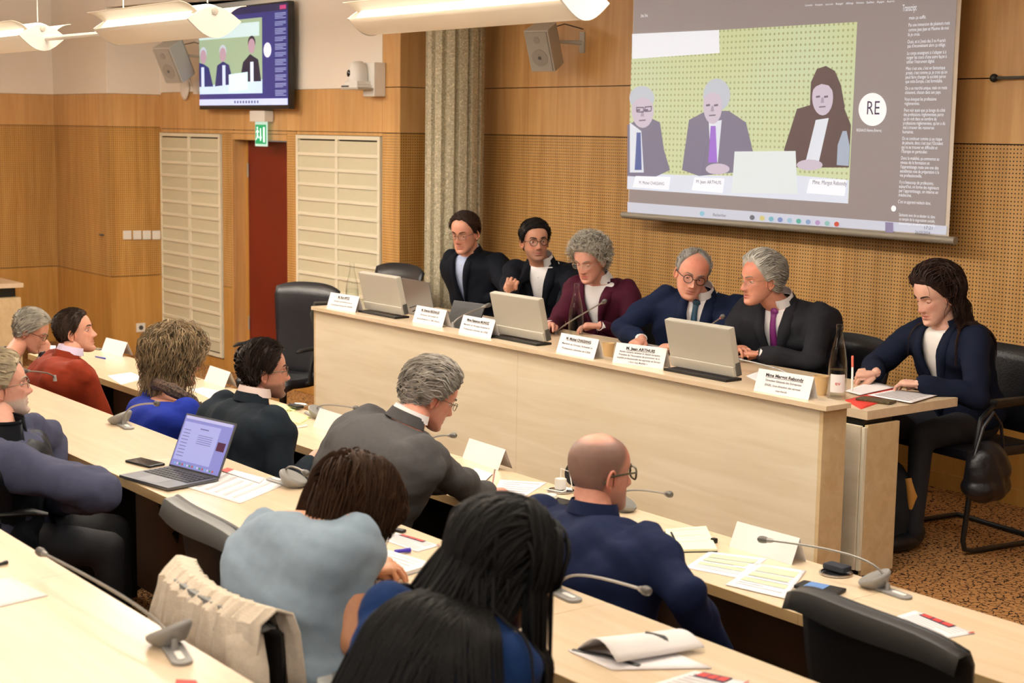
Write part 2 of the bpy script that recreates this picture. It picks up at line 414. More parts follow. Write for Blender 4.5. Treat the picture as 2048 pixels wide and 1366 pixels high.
# stepped wall at the left
YC = onz(118, 532, .472).y; XC = onz(118, 532, .472).x; XA = onz(228, 554, .472).x; YA = YC+.03
wl = struct('wall_left_return')
MB().box((XA-.15, YC, FLO), (XA-.018, YT+.15, 3.15)).build('wall_core', GROOVE, wl)
panels_x(wl, XA-.018, [YC-.018, YT], [FLO, .472, 1.87, 2.175], [WVL, WPX, WV])
MB().box((XA-.018, YC-.018, 2.175), (XA+.004, YT, 3.15)).build('plaster_field', PLA, wl)
wl = struct('wall_left_bay')
xh = ony(207, 450, YC).x
MB().box((XC-.1, YC, FLO), (XA-.1, YC+.15, 3.15)).build('wall_core', GROOVE, wl)
panels_y(wl, YC, [XC, xh, XA], [FLO, .472, 1.87], [WVL, WPY]); panels_y(wl, YC, [XC, XA], [1.87, 2.175], [WV])
MB().box((XC, YC-.02, 2.175), (XA, YC, 3.15)).build('plaster_field', PLA, wl)
pk = ony(204, 470, YC-.03)
MB().box((pk.x-.03, YC-.05, pk.z-.008), (pk.x+.02, YC-.018, pk.z+.008)).build('recessed_pull', DGY, wl, bevel=.003)
wl = struct('wall_left')
MB().box((XC-.15, -3, FLO), (XC-.018, YC, 3.15)).build('wall_core', GROOVE, wl)
panels_x(wl, XC-.018, [0.0, 1.2, 2.4, 3.6, 4.8, YC], [FLO, .472, 1.87, 2.175], [WVL, WPX, WV])
MB().box((XC-.018, -3, 2.175), (XC+.004, YC, 3.15)).build('plaster_field', PLA, wl)
MB().box((3.0, -3, FLO), (3.2, YB, 3.15)).build('wall_right', PLA)['kind'] = 'structure'
MB().box((-16, -3.2, FLO), (3.2, -3, 3.15)).build('wall_rear', PLA)['kind'] = 'structure'
# soffit over the door wall
s1 = onz(738, 9, 2.95)
sf = MB().prism([(XA, YT), (XA, YT-.55), (ony(480, 0, YT).x, YT-.4), (s1.x, s1.y), (onz(677, 7, 2.95).x, YT-.02)], .15, CEI, Matrix.Translation((0, 0, 2.95))).build('ceiling_soffit', CEI)
sf['kind'] = 'structure'
# power socket and switches on the left return
for i, px in enumerate((254, 274, 293, 312)):
    q = onx(px, 470, XA)
    t = thing('light_switch', 'white light switch on the perforated wood wall, %s of four' % ('leftmost', 'second from left', 'third from left', 'rightmost')[i], 'switch', q, 0, 'row of four light switches')
    MB().box((0, -.04, -.042), (.012, .04, .042)).build('cover_plate', WHT, t, bevel=.004)
    MB().box((.012, -.026, -.028), (.017, .026, .028)).build('rocker', WHT, t, bevel=.003)
q = onx(281, 655, XA)
t = thing('power_socket', 'white wall socket low on the plain wood panel at left', 'socket', q)
MB().box((0, -.045, -.042), (.012, .045, .042)).build('cover_plate', WHT, t, bevel=.004)
MB().lathe([(.022, 0), (.022, .004), (.017, .004), (.017, .001)], 20, DGY, Matrix.Translation((.012, 0, 0)) @ Matrix.Rotation(PI/2, 4, 'Y')).build('socket_well', None, t, smooth=True)

# fluted concrete column
CON = bpy.data.materials.new('exposed_aggregate_concrete'); CON.use_nodes = True; nt = CON.node_tree; L = nt.links.new
b = nt.nodes['Principled BSDF']; b.inputs['Roughness'].default_value = .8
tc = nd(nt, 'ShaderNodeTexCoord')
v1 = nd(nt, 'ShaderNodeTexVoronoi'); v1.inputs['Scale'].default_value = 110; L(tc.outputs['Object'], v1.inputs['Vector'])
cr = nd(nt, 'ShaderNodeValToRGB'); e = cr.color_ramp
e.elements[0].position = 0; e.elements[0].color = (*lin('#8d866f'), 1); e.elements[1].position = 1; e.elements[1].color = (*lin('#d8cdb0'), 1)
for p_, c_ in ((.12, '#a39a80'), (.5, '#ada48b'), (.85, '#b8ae93')):
    q = e.elements.new(p_); q.color = (*lin(c_), 1)
sx_ = nd(nt, 'ShaderNodeSeparateColor'); L(v1.outputs['Color'], sx_.inputs[0]); L(sx_.outputs[0], cr.inputs[0]); L(cr.outputs[0], b.inputs['Base Color'])
bp = nd(nt, 'ShaderNodeBump'); bp.inputs['Strength'].default_value = .5; bp.inputs['Distance'].default_value = .004; L(v1.outputs['Distance'], bp.inputs['Height']); L(bp.outputs[0], b.inputs['Normal'])
cc = ony(909, 300, 6.55)
ring = []
NF = 14
for i in range(NF*12):
    a = 2*PI*i/(NF*12); k = (i % 12)/12
    r = .213 if k < .62 else .213-.034*math.sin((k-.62)/.38*PI)**.7
    ring.append((r*math.cos(a), r*math.sin(a)))
o = MB().prism(ring, 3.15, CON, Matrix.Translation((cc.x, cc.y, 0))).build('fluted_column', CON)
me = o.data; me.transform(Matrix.Translation((-cc.x, -cc.y, 0))); o.location = (cc.x, cc.y, 0)
tag(o, 'round fluted concrete column with pebbly aggregate between pier and back wall', 'column')
# ---------------------------------------------------------------- people: shapes
HT = np.array([(-.120, 0, .062, .062), (-.118, .014, .076, .045), (-.112, .030, .083, .025), (-.100, .041, .087, .005),
    (-.085, .052, .086, -.020), (-.068, .059, .085, -.045), (-.050, .064, .085, -.066), (-.030, .067, .085, -.082),
    (-.010, .070, .084, -.092), (.0, .071, .085, -.096), (.020, .074, .090, -.100), (.040, .076, .090, -.101), (.060, .074, .085, -.098),
    (.080, .067, .074, -.088), (.095, .055, .058, -.073), (.106, .040, .040, -.055), (.113, .026, .024, -.038), (.117, .012, .008, -.02), (.118, 0, -.005, -.005)])
def sm(x, a, b):
    t = np.clip((x-a)/(b-a+1e-9), 0, 1); return t*t*(3-2*t)
def gs(x, s): return np.exp(-(x/s)**2)
NR, NT = 84, 112
def head_grid():
    u = np.linspace(-PI/2, PI/2, NR); z = -.001 + .119*np.sin(u)
    tab = [np.interp(z, HT[:, 0], HT[:, k]) for k in (1, 2, 3)]
    ker = np.array([1, 2, 3, 2, 1.])/9
    for k in range(3):
        a = np.pad(tab[k], 2, mode='edge'); tab[k] = np.convolve(a, ker, 'valid')
    w, yf, yb = tab; w[0] = w[-1] = .0005
    t = np.linspace(0, 2*PI, NT, endpoint=False)
    c, s_ = np.cos(t), np.sin(t)
    n = 2/2.25
    cx = np.sign(c)*np.abs(c)**n; sy = np.sign(s_)*np.abs(s_)**n
    X = w[:, None]*cx[None]; cy = (yf+yb)/2*.0 + (yb+.098*0+ (yf-yb)*.48); Y = cy[:, None] + np.where(sy[None] > 0, (yf-cy)[:, None], (cy-yb)[:, None])*sy[None]
    Z = np.repeat(z[:, None], NT, 1)
    return X, Y, Z
def face_bumps(X, Y, Z, nose=1.0, fem=False, lips=1.0):
    F = sm(Y, .0, .05)
    h = np.interp(Z, [-.060, -.047, -.040, -.033, -.015, .006, .020], [0, .004, .021, .026, .016, .006, 0])*nose
    sx = np.interp(Z, [-.05, -.038, -.01, .02], [.0125, .0125, .008, .008])
    d = h*gs(X, sx)
    d = d + .009*nose*(gs(X-.0125, .006)+gs(X+.0125, .006))*gs(Z+.039, .007)
    d = d - .011*(gs(X-.032, .017)+gs(X+.032, .017))*gs(Z-.002, .011)
    d = d + (.0025 if fem else .0045)*(gs(X-.028, .022)+gs(X+.028, .022))*gs(Z-.021, .007)
    d = d + .004*(gs(X-.044, .018)+gs(X+.044, .018))*gs(Z+.022, .014)
    d = d + .0045*lips*gs(X, .019)*gs(Z+.0625, .0045) + .005*lips*gs(X, .017)*gs(Z+.0735, .005) - .0035*gs(X, .024)*gs(Z+.068, .0022)
    d = d - .005*gs(X, .022)*gs(Z+.085, .006) + .006*gs(X, .018)*gs(Z+.104, .010)
    d = d - .004*(gs(X-.03, .008)+gs(X+.03, .008))*gs(Z+.058, .016)
    return Y + d*F
def make_head(spec):
    X, Y, Z = head_grid()
    X = X*spec.get('wide', 1.0)
    low = np.clip(-(Z+.03)/.09, 0, 1); X = X*(1+spec.get('jaw', 0)*low)
    Yb = face_bumps(X, Y, Z, spec.get('nose', 1.0), spec.get('fem', False), spec.get('lips', 1.0))
    return X, Yb, Z
def phi(X, Y):    # 0 = straight ahead, 180 = straight back (degrees)
    return np.degrees(np.arctan2(np.abs(X), Y))
HL = {   # hairline height round the head
 'normal': ([0, 25, 42, 58, 72, 84, 96, 112, 140, 180], [.078, .076, .066, .040, .012, -.010, .012, -.045, -.072, -.078]),
 'reced':  ([0, 22, 40, 58, 72, 84, 96, 112, 140, 180], [.091, .094, .082, .050, .018, -.008, .012, -.045, -.070, -.076]),
 'bald':   ([0, 30, 50, 66, 76, 86, 98, 112, 140, 180], [.125, .120, .105, .060, .020, -.008, .010, -.045, -.062, -.070]),
 'full':   ([0, 25, 42, 58, 72, 84, 96, 112, 140, 180], [.066, .064, .050, .020, -.02, -.05, -.055, -.075, -.09, -.095]),
}
def hair_mask(X, Y, Z, style, top=None, wid=.012):
    a, h = HL[style]; zh = np.interp(phi(X, Y), a, h)
    m = sm(Z-zh, .010-wid, .010)
    if top is not None: m = m*(1-sm(Z, top[0], top[1])*sm(-np.abs(Y-top[2]), -top[3], -top[3]*.5))
    return m
def ear(mb, s, m, T):
    E = T @ Matrix.Translation((s*.0735, -.006, -.012)) @ Matrix.Rotation(s*R(22), 4, 'Z') @ Matrix.Rotation(R(-12), 4, 'X')
    rim = []
    for i in range(15):
        a = R(-70+i*20); rr = .031 if math.sin(a) > 0 else .026
        rim.append(E @ V((s*.006, -math.cos(a)*.017*1.0-.001+(.003 if abs(i-7) > 5 else 0), math.sin(a)*rr)))
    mb.tube(rim, [.003]+[.0042]*13+[.003], 8, m)
    mb.ell((0, 0, 0), (.0045, .015, .027), None, 12, 8, m)
    n = 12*7+2
    for i in range(len(mb.v)-n, len(mb.v)): mb.v[i] = tuple(E @ V(mb.v[i]))
    mb.ell((0, 0, 0), (.0055, .008, .009), None, 8, 6, m)
    n = 8*5+2
    for i in range(len(mb.v)-n, len(mb.v)): mb.v[i] = tuple(E @ (V(mb.v[i])+V((s*.002, .002, -.024))))

def remesh(mb, vox, name, smooth_it=4, mats=None):
    me = mb.mesh(name+'_raw'); o = bpy.data.objects.new(name+'_raw', me); COL.objects.link(o)
    md = o.modifiers.new('r', 'REMESH'); md.mode = 'VOXEL'; md.voxel_size = vox; md.use_smooth_shade = True
    if smooth_it:
        m2 = o.modifiers.new('s', 'SMOOTH'); m2.factor = .5; m2.iterations = smooth_it
    dg = bpy.context.evaluated_depsgraph_get(); dg.update()
    out = bpy.data.meshes.new_from_object(o.evaluated_get(dg)); out.name = name
    bpy.data.objects.remove(o); bpy.data.meshes.remove(me)
    out.materials.clear()
    for m in (mats or []): out.materials.append(m)
    return out
def wrinkle(me, amp, freq, zs=1.0, seed=0):
    n = len(me.vertices); co = np.empty(n*3, 'f'); no = np.empty(n*3, 'f')
    me.vertices.foreach_get('co', co); me.vertices.foreach_get('normal', no)
    co = co.reshape(-1, 3); no = no.reshape(-1, 3)
    rng = np.random.RandomState(seed)
    d = np.zeros(n)
    for k in range(7):      # soft folds: a few warped waves running across the cloth
        v = rng.randn(3); v[2] *= zs*1.3; v /= np.linalg.norm(v); f = freq*(.6+rng.rand()*1.2)
        w_ = rng.randn(3)*freq*.35
        ph = co@v*f + 1.3*np.sin(co@w_+rng.rand()*6) + rng.rand()*6
        d += np.sign(np.sin(ph))*np.abs(np.sin(ph))**1.6 * (.5+.5*np.sin(co@(rng.randn(3)*freq*.25)+rng.rand()*6))
    co += no*(np.maximum(d, -1.2)*amp/2.4+amp*.35)[:, None]
    me.vertices.foreach_set('co', co.ravel().astype('f')); me.update()

def hand(mb, T, side, pose='rest', s=1.0):
    """T: wrist frame, x along the fingers, z out of the back of the hand, y to the left of x. side=+1 thumb on +y"""
    C = {'flat': (8, 12, 8), 'rest': (22, 30, 18), 'grip': (55, 60, 30), 'fist': (75, 85, 45), 'raised': (48, 62, 30)}[pose]
    def P(x, y, z): return T @ V((x*s, y*side*s, z*s))
    mb.tube([P(-.022, 0, 0), P(-.008, 0, 0), P(.02, .002, 0), P(.05, .002, .001), P(.078, .0, .002), P(.09, 0, 0)],
            [.018*s, .026*s, .036*s, .041*s, .040*s, .030*s], 14, None, flat=.42)
    for i, (y, ln) in enumerate(((.030, .070), (.010, .078), (-.011, .073), (-.030, .058))):
        sp = (1.5-i)*R(7); x, z, a = .082-abs(i-1)*.004, .001, 0.0; pts = [(x-.03, y, 0), (x, y, z)]
        for q, fr in zip(C, (.46, .30, .24)):
            a += R(q+i*2); x += math.cos(a)*ln*fr; z -= math.sin(a)*ln*fr; pts.append((x, y+(x-.082)*math.tan(sp), z))
        mb.tube([P(*p) for p in pts]+[P(pts[-1][0]+.002*math.cos(a), pts[-1][1], pts[-1][2]-.002*math.sin(a))], [.0085*s, .0092*s, .0085*s, .0077*s, .0062*s, .003*s], 9)
    tc = .8 if pose in ('grip', 'fist', 'raised') else .25
    tp = [(.012, .020, -.004), (.040, .043, -.012), (.066, .052-.016*tc, -.020-.012*tc), (.088, .052-.034*tc, -.026-.02*tc), (.092, .050-.036*tc, -.028-.02*tc)]
    mb.tube([P(*p) for p in tp], [.015*s, .0135*s, .0112*s, .0085*s, .004*s], 9)

def frame(face, s_):
    """torso frame: s_ up the spine, f forward"""
    f = V((math.cos(face), math.sin(face), 0)); f = (f - s_*f.dot(s_)).normalized(); r = f.cross(s_).normalized()
    return r, f
def ik(S, W, pole, l1, l2):
    d = W-S; L_ = min(d.length, (l1+l2)*.995); dn = d.normalized(); W2 = S+dn*L_
    a = (l1*l1-l2*l2+L_*L_)/(2*L_); h = math.sqrt(max(l1*l1-a*a, 0))
    p = (pole - dn*pole.dot(dn)).normalized()
    return S+dn*a+p*h, W2

SKIN = {}
def skin(name, rough=.48):
    if name in SKIN: return SKIN[name]
    m = mat('skin_'+name, '#c98f74', rough, var=.05, scale=60, attr=True, spec=.35)
    b = m.node_tree.nodes['Principled BSDF']
    try:
        b.inputs['Subsurface Weight'].default_value = .08; b.inputs['Subsurface Radius'].default_value = (.012, .004, .002); b.inputs['Subsurface Scale'].default_value = 1
    except Exception: pass
    SKIN[name] = m; return m
EYEW = mat('eye_white', '#d9cfc6', .25); PUP = mat('pupil', '#0e0a08', .15)
LENS = bpy.data.materials.new('spectacle_glass'); LENS.use_nodes = True; nt = LENS.node_tree
for n_ in list(nt.nodes):
    if n_.type == 'BSDF_PRINCIPLED': nt.nodes.remove(n_)
tb = nd(nt, 'ShaderNodeBsdfTransparent'); gb = nd(nt, 'ShaderNodeBsdfGlossy'); gb.inputs['Roughness'].default_value = .03
tb.inputs[0].default_value = (.95, .95, .97, 1)
ms = nd(nt, 'ShaderNodeMixShader'); ms.inputs[0].default_value = .07
nt.links.new(tb.outputs[0], ms.inputs[1]); nt.links.new(gb.outputs[0], ms.inputs[2]); nt.links.new(ms.outputs[0], nt.nodes['Material Output'].inputs[0])

def hair_mat(name, col, dark=None, var=.35):
    if name in MATS: return MATS[name]
    m = mat(name, col, .62, var=var, scale=26, bump=.25, bscale=150, spec=.2)
    return m
def strands(mb, T, roots, flow, n, steps, ds, r0, lift=.004, curl=0, grav=0, follow=.92, bvh=None, bodybvh=None, wav=0, jitter=.35, m=None, seg=3, lenvar=.4, fall=None, gdw=None):
    """hair locks: thin tapering tubes combed over the head"""
    if len(roots) == 0: return
    gd = (T.to_3x3().inverted() @ V(gdw or (0, 0, -1))).normalized()
    for q in range(n):
        p, nr = roots[random.randrange(len(roots))]
        p = V(p) + V((random.uniform(-1, 1), random.uniform(-1, 1), random.uniform(-1, 1)))*.003
        d = V(flow(p)) + V((random.gauss(0, jitter), random.gauss(0, jitter), random.gauss(0, jitter)))*.5
        nr = V(nr); d = (d - nr*d.dot(nr)); d = (d + nr*.15).normalized()
        pts = [p+nr*lift*.3]; lf = lift*random.uniform(.5, 1.6); ph = random.random()*6.28; st = max(3, int(steps*random.uniform(1-lenvar, 1)))
        cur = V(pts[0]); side = d.cross(nr)
        for k in range(st):
            g_ = V(flow(cur)); d = (d*follow + g_*(1-follow) + gd*(grav*(k+1)/st)).normalized()
            cur = cur + d*ds
            if bvh:
                loc, nn, _, dist = bvh.find_nearest(cur)
                if loc is not None:
                    sd = (cur-loc).dot(nn)
                    tgt = lf*(1+.5*k/st)
                    if sd < tgt: cur = loc + nn*tgt
                    elif fall is None or cur.z > fall: cur = cur + nn*(tgt-sd)*.5
            if bodybvh is not None:
                wc = T @ cur; loc, nn, _, dist = bodybvh.find_nearest(wc)
                if loc is not None and (wc-loc).dot(nn) < .008:
                    wc = loc + nn*.010; cur = T.inverted() @ wc
            w_ = V((0, 0, 0))
            if curl: w_ = (side*math.sin(ph+k*curl[1]) + nr*math.cos(ph+k*curl[1]))*curl[0]
            if wav: w_ = side*math.sin(ph+k*.9)*wav
            pts.append(cur + w_)
        rr = r0*random.uniform(.7, 1.25)
        mb.tube([T @ p_ for p_ in pts], [rr*(1-.75*(i/(len(pts)-1))**2) for i in range(len(pts))], seg, m)

def ring_band(mb, T, r0, r1, h0, h1, a0, a1, n=28, m=None, th=.003, drop=0):
    """collar: a band round the neck between angles a0..a1 (0 = front), flaring from r0 (top) to r1 (bottom)"""
    P = []
    for i in range(n+1):
        a = R(a0+(a1-a0)*i/n); e = abs(2*i/n-1)**3
        x, y = math.sin(a), math.cos(a)
        P.append([T @ V((x*r*sxx, y*r*sxy, z)) for r, z, sxx, sxy in
                 ((r0, h0, 1, 1), (r0+.003, h0+.004, 1, 1), (r1, h1-drop*e, 1.02, 1.0), (r1-.004, h1-drop*e-.001, 1, 1))])
    mb.grid(P, m)

def loft_torso(mb, H, N, r, f, sw, bulk, slump, m=None, top=1.0, low=0.0, belly=0.0):
    """trunk from the hips H to the base of the neck N"""
    prof = [(-.04, .10, .08), (0, .165, .125), (.12, .168, .125), (.3, .150, .112), (.5, .160, .118), (.68, .178, .122), (.8, .188, .112), (.88, .178, .100), (.94, .140, .086), (.985, .082, .070), (1.03, .058, .058)]
    P = []; n = 28
    for t, w_, d_ in prof:
        if t > top: continue
        c = H.lerp(N, t) - f*slump*math.sin(PI*min(max(t, 0), 1))
        w2 = w_*sw/.188*bulk if t < .9 else w_*(bulk*.5+.5)
        d2 = d_*bulk*(1+belly*gs(t-.25, .25)) if t < .93 else d_*(bulk*.5+.5)
        row = []
        for j in range(n):
            a = 2*PI*j/n; c_, s_ = math.cos(a), math.sin(a); q = 2/2.4
            row.append(c + r*(math.copysign(abs(c_)**q, c_)*w2) + f*(math.copysign(abs(s_)**q, s_)*d2*(1+belly*gs(t-.25, .25)*(s_ > 0))))
        P.append(row)
    k = len(P); vs = [p for r_ in P for p in r_]
    fs = [(i*n+j, i*n+(j+1) % n, (i+1)*n+(j+1) % n, (i+1)*n+j) for i in range(k-1) for j in range(n)]
    fs += [tuple(range(n-1, -1, -1)), tuple((k-1)*n+j for j in range(n))]
    mb.add(vs, fs, m)
def spine_pt(H, N, f, slump, t): return H.lerp(N, t) - f*slump*math.sin(PI*t)
# ---------------------------------------------------------------- people: assembly
def addmesh(mb, me, m, free=True):
    mb.add([v.co.copy() for v in me.vertices], [tuple(p.vertices) for p in me.polygons], m)
    if free: bpy.data.meshes.remove(me)
def bvh_of(mb): return BVHTree.FromPolygons([V(v) for v in mb.v], mb.f)
def bvh_me(me): return BVHTree.FromPolygons([v.co.copy() for v in me.vertices], [tuple(p.vertices) for p in me.polygons])

def person(S):
    g = S.get
    HC = ony(*S['head']); hh, pit, rol = S['dir']; th = R(g('torso', hh)); floor = g('floor', 0.0)
    hs = g('hs', 1.0)
    T = Matrix.Translation(HC) @ Matrix.Rotation(R(hh-90), 4, 'Z') @ Matrix.Rotation(-R(pit), 4, 'X') @ Matrix.Rotation(R(rol), 4, 'Y') @ Matrix.Scale(hs, 4)
    fw = V((math.cos(th), math.sin(th), 0)); rt = V((fw.y, -fw.x, 0))
    no = g('neck', (0, -.055, -.185)); no = (no[0], no[1], no[2]+.06)
    N = HC + rt*no[0] + fw*no[1] + V((0, 0, no[2]))
    if g('N'): N = ony(*S['N'])
    ho = g('hip', (0, -.10)); H = V((N.x, N.y, 0)) + rt*ho[0] + fw*ho[1]; H.z = floor + g('seat', .47) + .09
    if g('Hp'): q_ = ony(*S['Hp']); H.x, H.y = q_.x, q_.y
    s_ = (N-H).normalized(); r, f = frame(th, s_)
    slump = g('slump', .02); sw = g('sw', .185)*1.1; bulk = g('bulk', 1.0)*1.12; fem = g('fem', False)
    root = thing('person', S['label'], 'person', (H.x, H.y, floor))
    skm = skin(g('skin', 'fair')); base = np.array(lin(g('skincol', '#cf9a80')))
    TN = axes(N, r, f, s_)
    # arms
    arms = {}
    for side, key in ((1, 'R'), (-1, 'L')):
        a = g(key)
        Sh = spine_pt(H, N, f, slump, .885) + r*side*(sw-.012) - f*.005
        if a is None: a = dict(w=None)
        W = a.get('w')
        if W is None: W = Sh + f*.33 + V((0, 0, -.36)) - r*side*.05
        elif len(W) == 4: W = (onz if W[3] == 'z' else ony)(*W[:3])
        else: W = V(W)
        l1, l2 = g('arm', (.30, .265)); pole = a.get('pole', (.45, -.3, -1))
        pole = r*side*pole[0] + f*pole[1] + V((0, 0, pole[2]))
        E, W = ik(Sh, W, pole, l1, l2)
        if 'e' in a: E = ony(*a['e'])
        hd = V(a['hd']) if 'hd' in a else (W-E); hd.normalize()
        up = V(a.get('up', (0, 0, 1))); up = (up-hd*up.dot(hd)).normalized()
        arms[side] = (Sh, E, W, hd, up, a.get('pose', 'rest'))
    # ---- body
    bk_ = .93 if g('bare', False) else .82
    raw = MB(); loft_torso(raw, H, N, r, f, sw*(.97 if bk_ > .9 else .84), bulk*bk_, slump, belly=g('belly', 0))
    nr_ = g('neckr', .050 if fem else .058)
    raw.caps(N-s_*.05, T @ V((0, -.022, -.055)), nr_*1.12, nr_*.98*hs)
    bare = g('bare', False)
    for side, (Sh, E, W, hd, up, pose) in arms.items():
        k_ = 1.0 if bare else .72
        raw.caps(Sh, E, .050*bulk**.5*k_, .040*bulk**.5*k_); raw.caps(E, W, .040*k_, .027)
        raw.ell(Sh, .055*k_)
    body = MB(); me = remesh(raw, .011 if not bare else .008, 'b', 5); addmesh(body, me, skm); nb = len(body.v)
    hm = MB()
    X, Y, Z = make_head(S)
    vs = [T @ V((X[i, j], Y[i, j], Z[i, j])) for i in range(NR) for j in range(NT)]
    fs = [(i*NT+j, i*NT+(j+1) % NT, (i+1)*NT+(j+1) % NT, (i+1)*NT+j) for i in range(NR-1) for j in range(NT)]
    hm.add(vs, fs, skm); hb = BVHTree.FromPolygons([V((X[i, j], Y[i, j], Z[i, j])) for i in range(NR) for j in range(NT)], fs)
    body.add(vs, fs, skm); nh = len(body.v)
    for s2 in (1, -1):
        ear(body, s2, skm, T)
        # eyelids
        ec = V((s2*.0315, .0645, .002))
        for (e0, e1) in ((90, g('lid', 12)-4), (-90, -20)):
            P = [[T @ (ec + V((.0128*math.cos(R(e0+(e1-e0)*i/6))*math.sin(R(az)), .0128*math.cos(R(e0+(e1-e0)*i/6))*math.cos(R(az)), .0128*math.sin(R(e0+(e1-e0)*i/6))))) for az in range(-100, 101, 20)] for i in range(7)]
            body.grid(P, skm)
    for side, (Sh, E, W, hd, up, pose) in arms.items():
        if pose is None: continue
        hr = MB(); hT = axes(W, hd, up.cross(hd), up); hand(hr, hT, side, pose, g('hands', 1.0))
        me = remesh(hr, .0034, 'h', 1); addmesh(body, me, skm)
    me = body.mesh('body'); ca = me.color_attributes.new('Col', 'FLOAT_COLOR', 'POINT')
    C = np.ones((len(body.v), 4)); C[:, :3] = base
    hc = np.repeat(base[None], NR*NT, 0); x, y, z = X.ravel(), Y.ravel(), Z.ravel(); F = sm(y, .02, .06)
    def mixc(w_, col, k=1.0):
        nonlocal hc; w_ = np.clip(w_*k, 0, 1)[:, None]; hc = hc*(1-w_) + np.array(lin(col))[None]*w_
    mixc(F*(gs(x-.042, .02)+gs(x+.042, .02))*gs(z+.028, .02), g('cheek', '#c2705c'), g('blush', .35))
    mixc(F*gs(x, .016)*gs(z+.036, .016), '#b9614f', .4)
    if g('ruddy'): mixc(F*sm(z, .03, .06), '#c26a55', .45)
    lw = F*gs(x, .023)*gs(z+.068, .0085); mixc(lw**.7, '#9c4a45' if not fem else '#a8443f', .75)
    mixc(F*gs(x, .021)*gs(z+.068, .0015), '#5a2522', .5)
    mixc(F*(gs(x-.032, .016)+gs(x+.032, .016))*gs(z+.008, .010), '#8e5a50', .35)
    if g('beard'):
        bc, bk = g('beard'); bw = sm(-z, .040, .062)*sm(y, -.035, .01)*(1-.7*gs(x, .02)*gs(z+.068, .006)*F)
        mixc(bw, bc, bk)
    if g('buzz'):
        bw = hair_mask(X, Y, Z, 'reced', g('buzztop'), .045).ravel(); mixc(bw, g('buzz'), .75)
    C[nb:nb+NR*NT, :3] = hc
    n3 = NR*NT
    C[nb+n3:, :3] = base*.97; C[nb+n3:nb+n3+600, :3] = base*np.array([1.0, .86, .82])
    ca.data.foreach_set('color', C.ravel().astype('f'))
    link('body', me, root, True, True, ang=60)
    # ---- eyes, brows
    for s2 in (1, -1):
        eb = MB(); eb.ell((0, 0, 0), .0117, None, 14, 10, EYEW); vv = len(eb.v)
        ld = V((g('gaze', 0), 1, g('gazez', 0)-.15)).normalized()
        eb.ell(ld*.0066, .0068, None, 10, 6, mat('iris_'+g('iris', 'brown'), {'brown': '#3b2415', 'grey': '#5b6468'}[g('iris', 'brown')], .2)); eb.ell(ld*.0112, .0024, None, 8, 6, PUP)
        eb.v = [tuple(T @ (V(p)+V((s2*.0315, .0645, .002)))) for p in eb.v]
        eb.build('eye', None, root, True, world=True)
    if g('brow', True):
        for s2 in (1, -1):
            pts = []
            for k in range(7):
                xx = .012+.038*k/6; zz = .0215+.006*math.sin(k/6*2.4)-(.004 if k == 6 else 0)
                loc, nn, _, _ = hb.find_nearest(V((s2*xx, .11, zz))); hit = hb.ray_cast(V((s2*xx, .2, zz)), V((0, -1, 0)))
                loc = hit[0] or loc; pts.append(T @ (loc+V((0, .0012, 0))))
            MB().tube(pts, [.0018, .0036, .0038, .0036, .003, .0024, .001], 6, hair_mat('brow_'+g('browcol', '#2a1c14'), g('browcol', '#2a1c14'))).build('eyebrow', None, root, True, world=True)
    # ---- clothing
    cl = S['clothes']; topm = cl['mat']; cbk = bulk*cl.get('puff', 1.12)
    jm = MB(); loft_torso(jm, H, N, r, f, sw*1.02, cbk, slump, top=cl.get('ttop', .985), belly=g('belly', 0))
    ra = cl.get('sleeve', (.062, .052, .038)); short = cl.get('short')
    for side, (Sh, E, W, hd, up, pose) in arms.items():
        if short:
            jm.caps(Sh, Sh.lerp(E, short), ra[0], ra[0]*.92)
        elif not cl.get('nosleeve'):
            jm.caps(Sh, E, ra[0]*bulk**.5, ra[1]*bulk**.5); jm.caps(E, E.lerp(W, .93), ra[1]*bulk**.5, ra[2])
        jm.ell(Sh+s_*(.0 if fem else .006)-r*side*.02, (ra[0]*1.02, ra[0]*.92, ra[0]*.62), Matrix([[r.x, f.x, s_.x, 0], [r.y, f.y, s_.y, 0], [r.z, f.z, s_.z, 0], [0, 0, 0, 1]]))
    jme = remesh(jm, cl.get('vox', .012), cl.get('name', 'jacket'), cl.get('smooth', 10))
    wrinkle(jme, cl.get('fold', .0055)*2.6, cl.get('ff', 26)*1.15, 1.0, hash(S['label']) % 1000 if False else len(S['label'])*7)
    if cl.get('arm_cut'):      # short sleeves end in an open hem
        pass
    if 'v' in cl:
        Lv, hw = cl['v']; bx = cl.get('vx', 0)
        bm = bmesh.new(); bm.from_mesh(jme)
        A = {}; 
        for sd in (1, -1):
            a_ = N + r*sd*hw + s_*.015; b_ = N + r*bx - s_*Lv; nrm = (b_-a_).cross(f).normalized()*sd
            A[sd] = (a_, b_, nrm)
            bmesh.ops.bisect_plane(bm, geom=bm.verts[:]+bm.edges[:]+bm.faces[:], plane_co=a_, plane_no=nrm, dist=1e-5)
        # which side is the inside of the V
        tst = N - s_*Lv*.5 + f*.1 + r*bx*.5; sg = {sd: math.copysign(1, (tst-A[sd][0]).dot(A[sd][2])) for sd in A}
        kill = [fc for fc in bm.faces if (lambda c: (c-N).dot(f) > -.015 and (c-N).dot(f) < .19 and abs((c-N).dot(r)) < hw+.03 and (c-N).dot(s_) > -Lv and all((c-A[sd][0]).dot(A[sd][2])*sg[sd] > -1e-5 for sd in A))(fc.calc_center_median())]
        full = bvh_me(jme)
        bmesh.ops.delete(bm, geom=kill, context='FACES'); bm.to_mesh(jme); bm.free()
    else: full = None
    jme.materials.clear(); jme.materials.append(topm)
    jo = link(cl.get('name', 'jacket'), jme, root, True, True, solid=-.004 if 'v' in cl else 0, ang=70)
    if cl.get('name') and cl.get('plabel'): jo['label'] = cl['plabel']
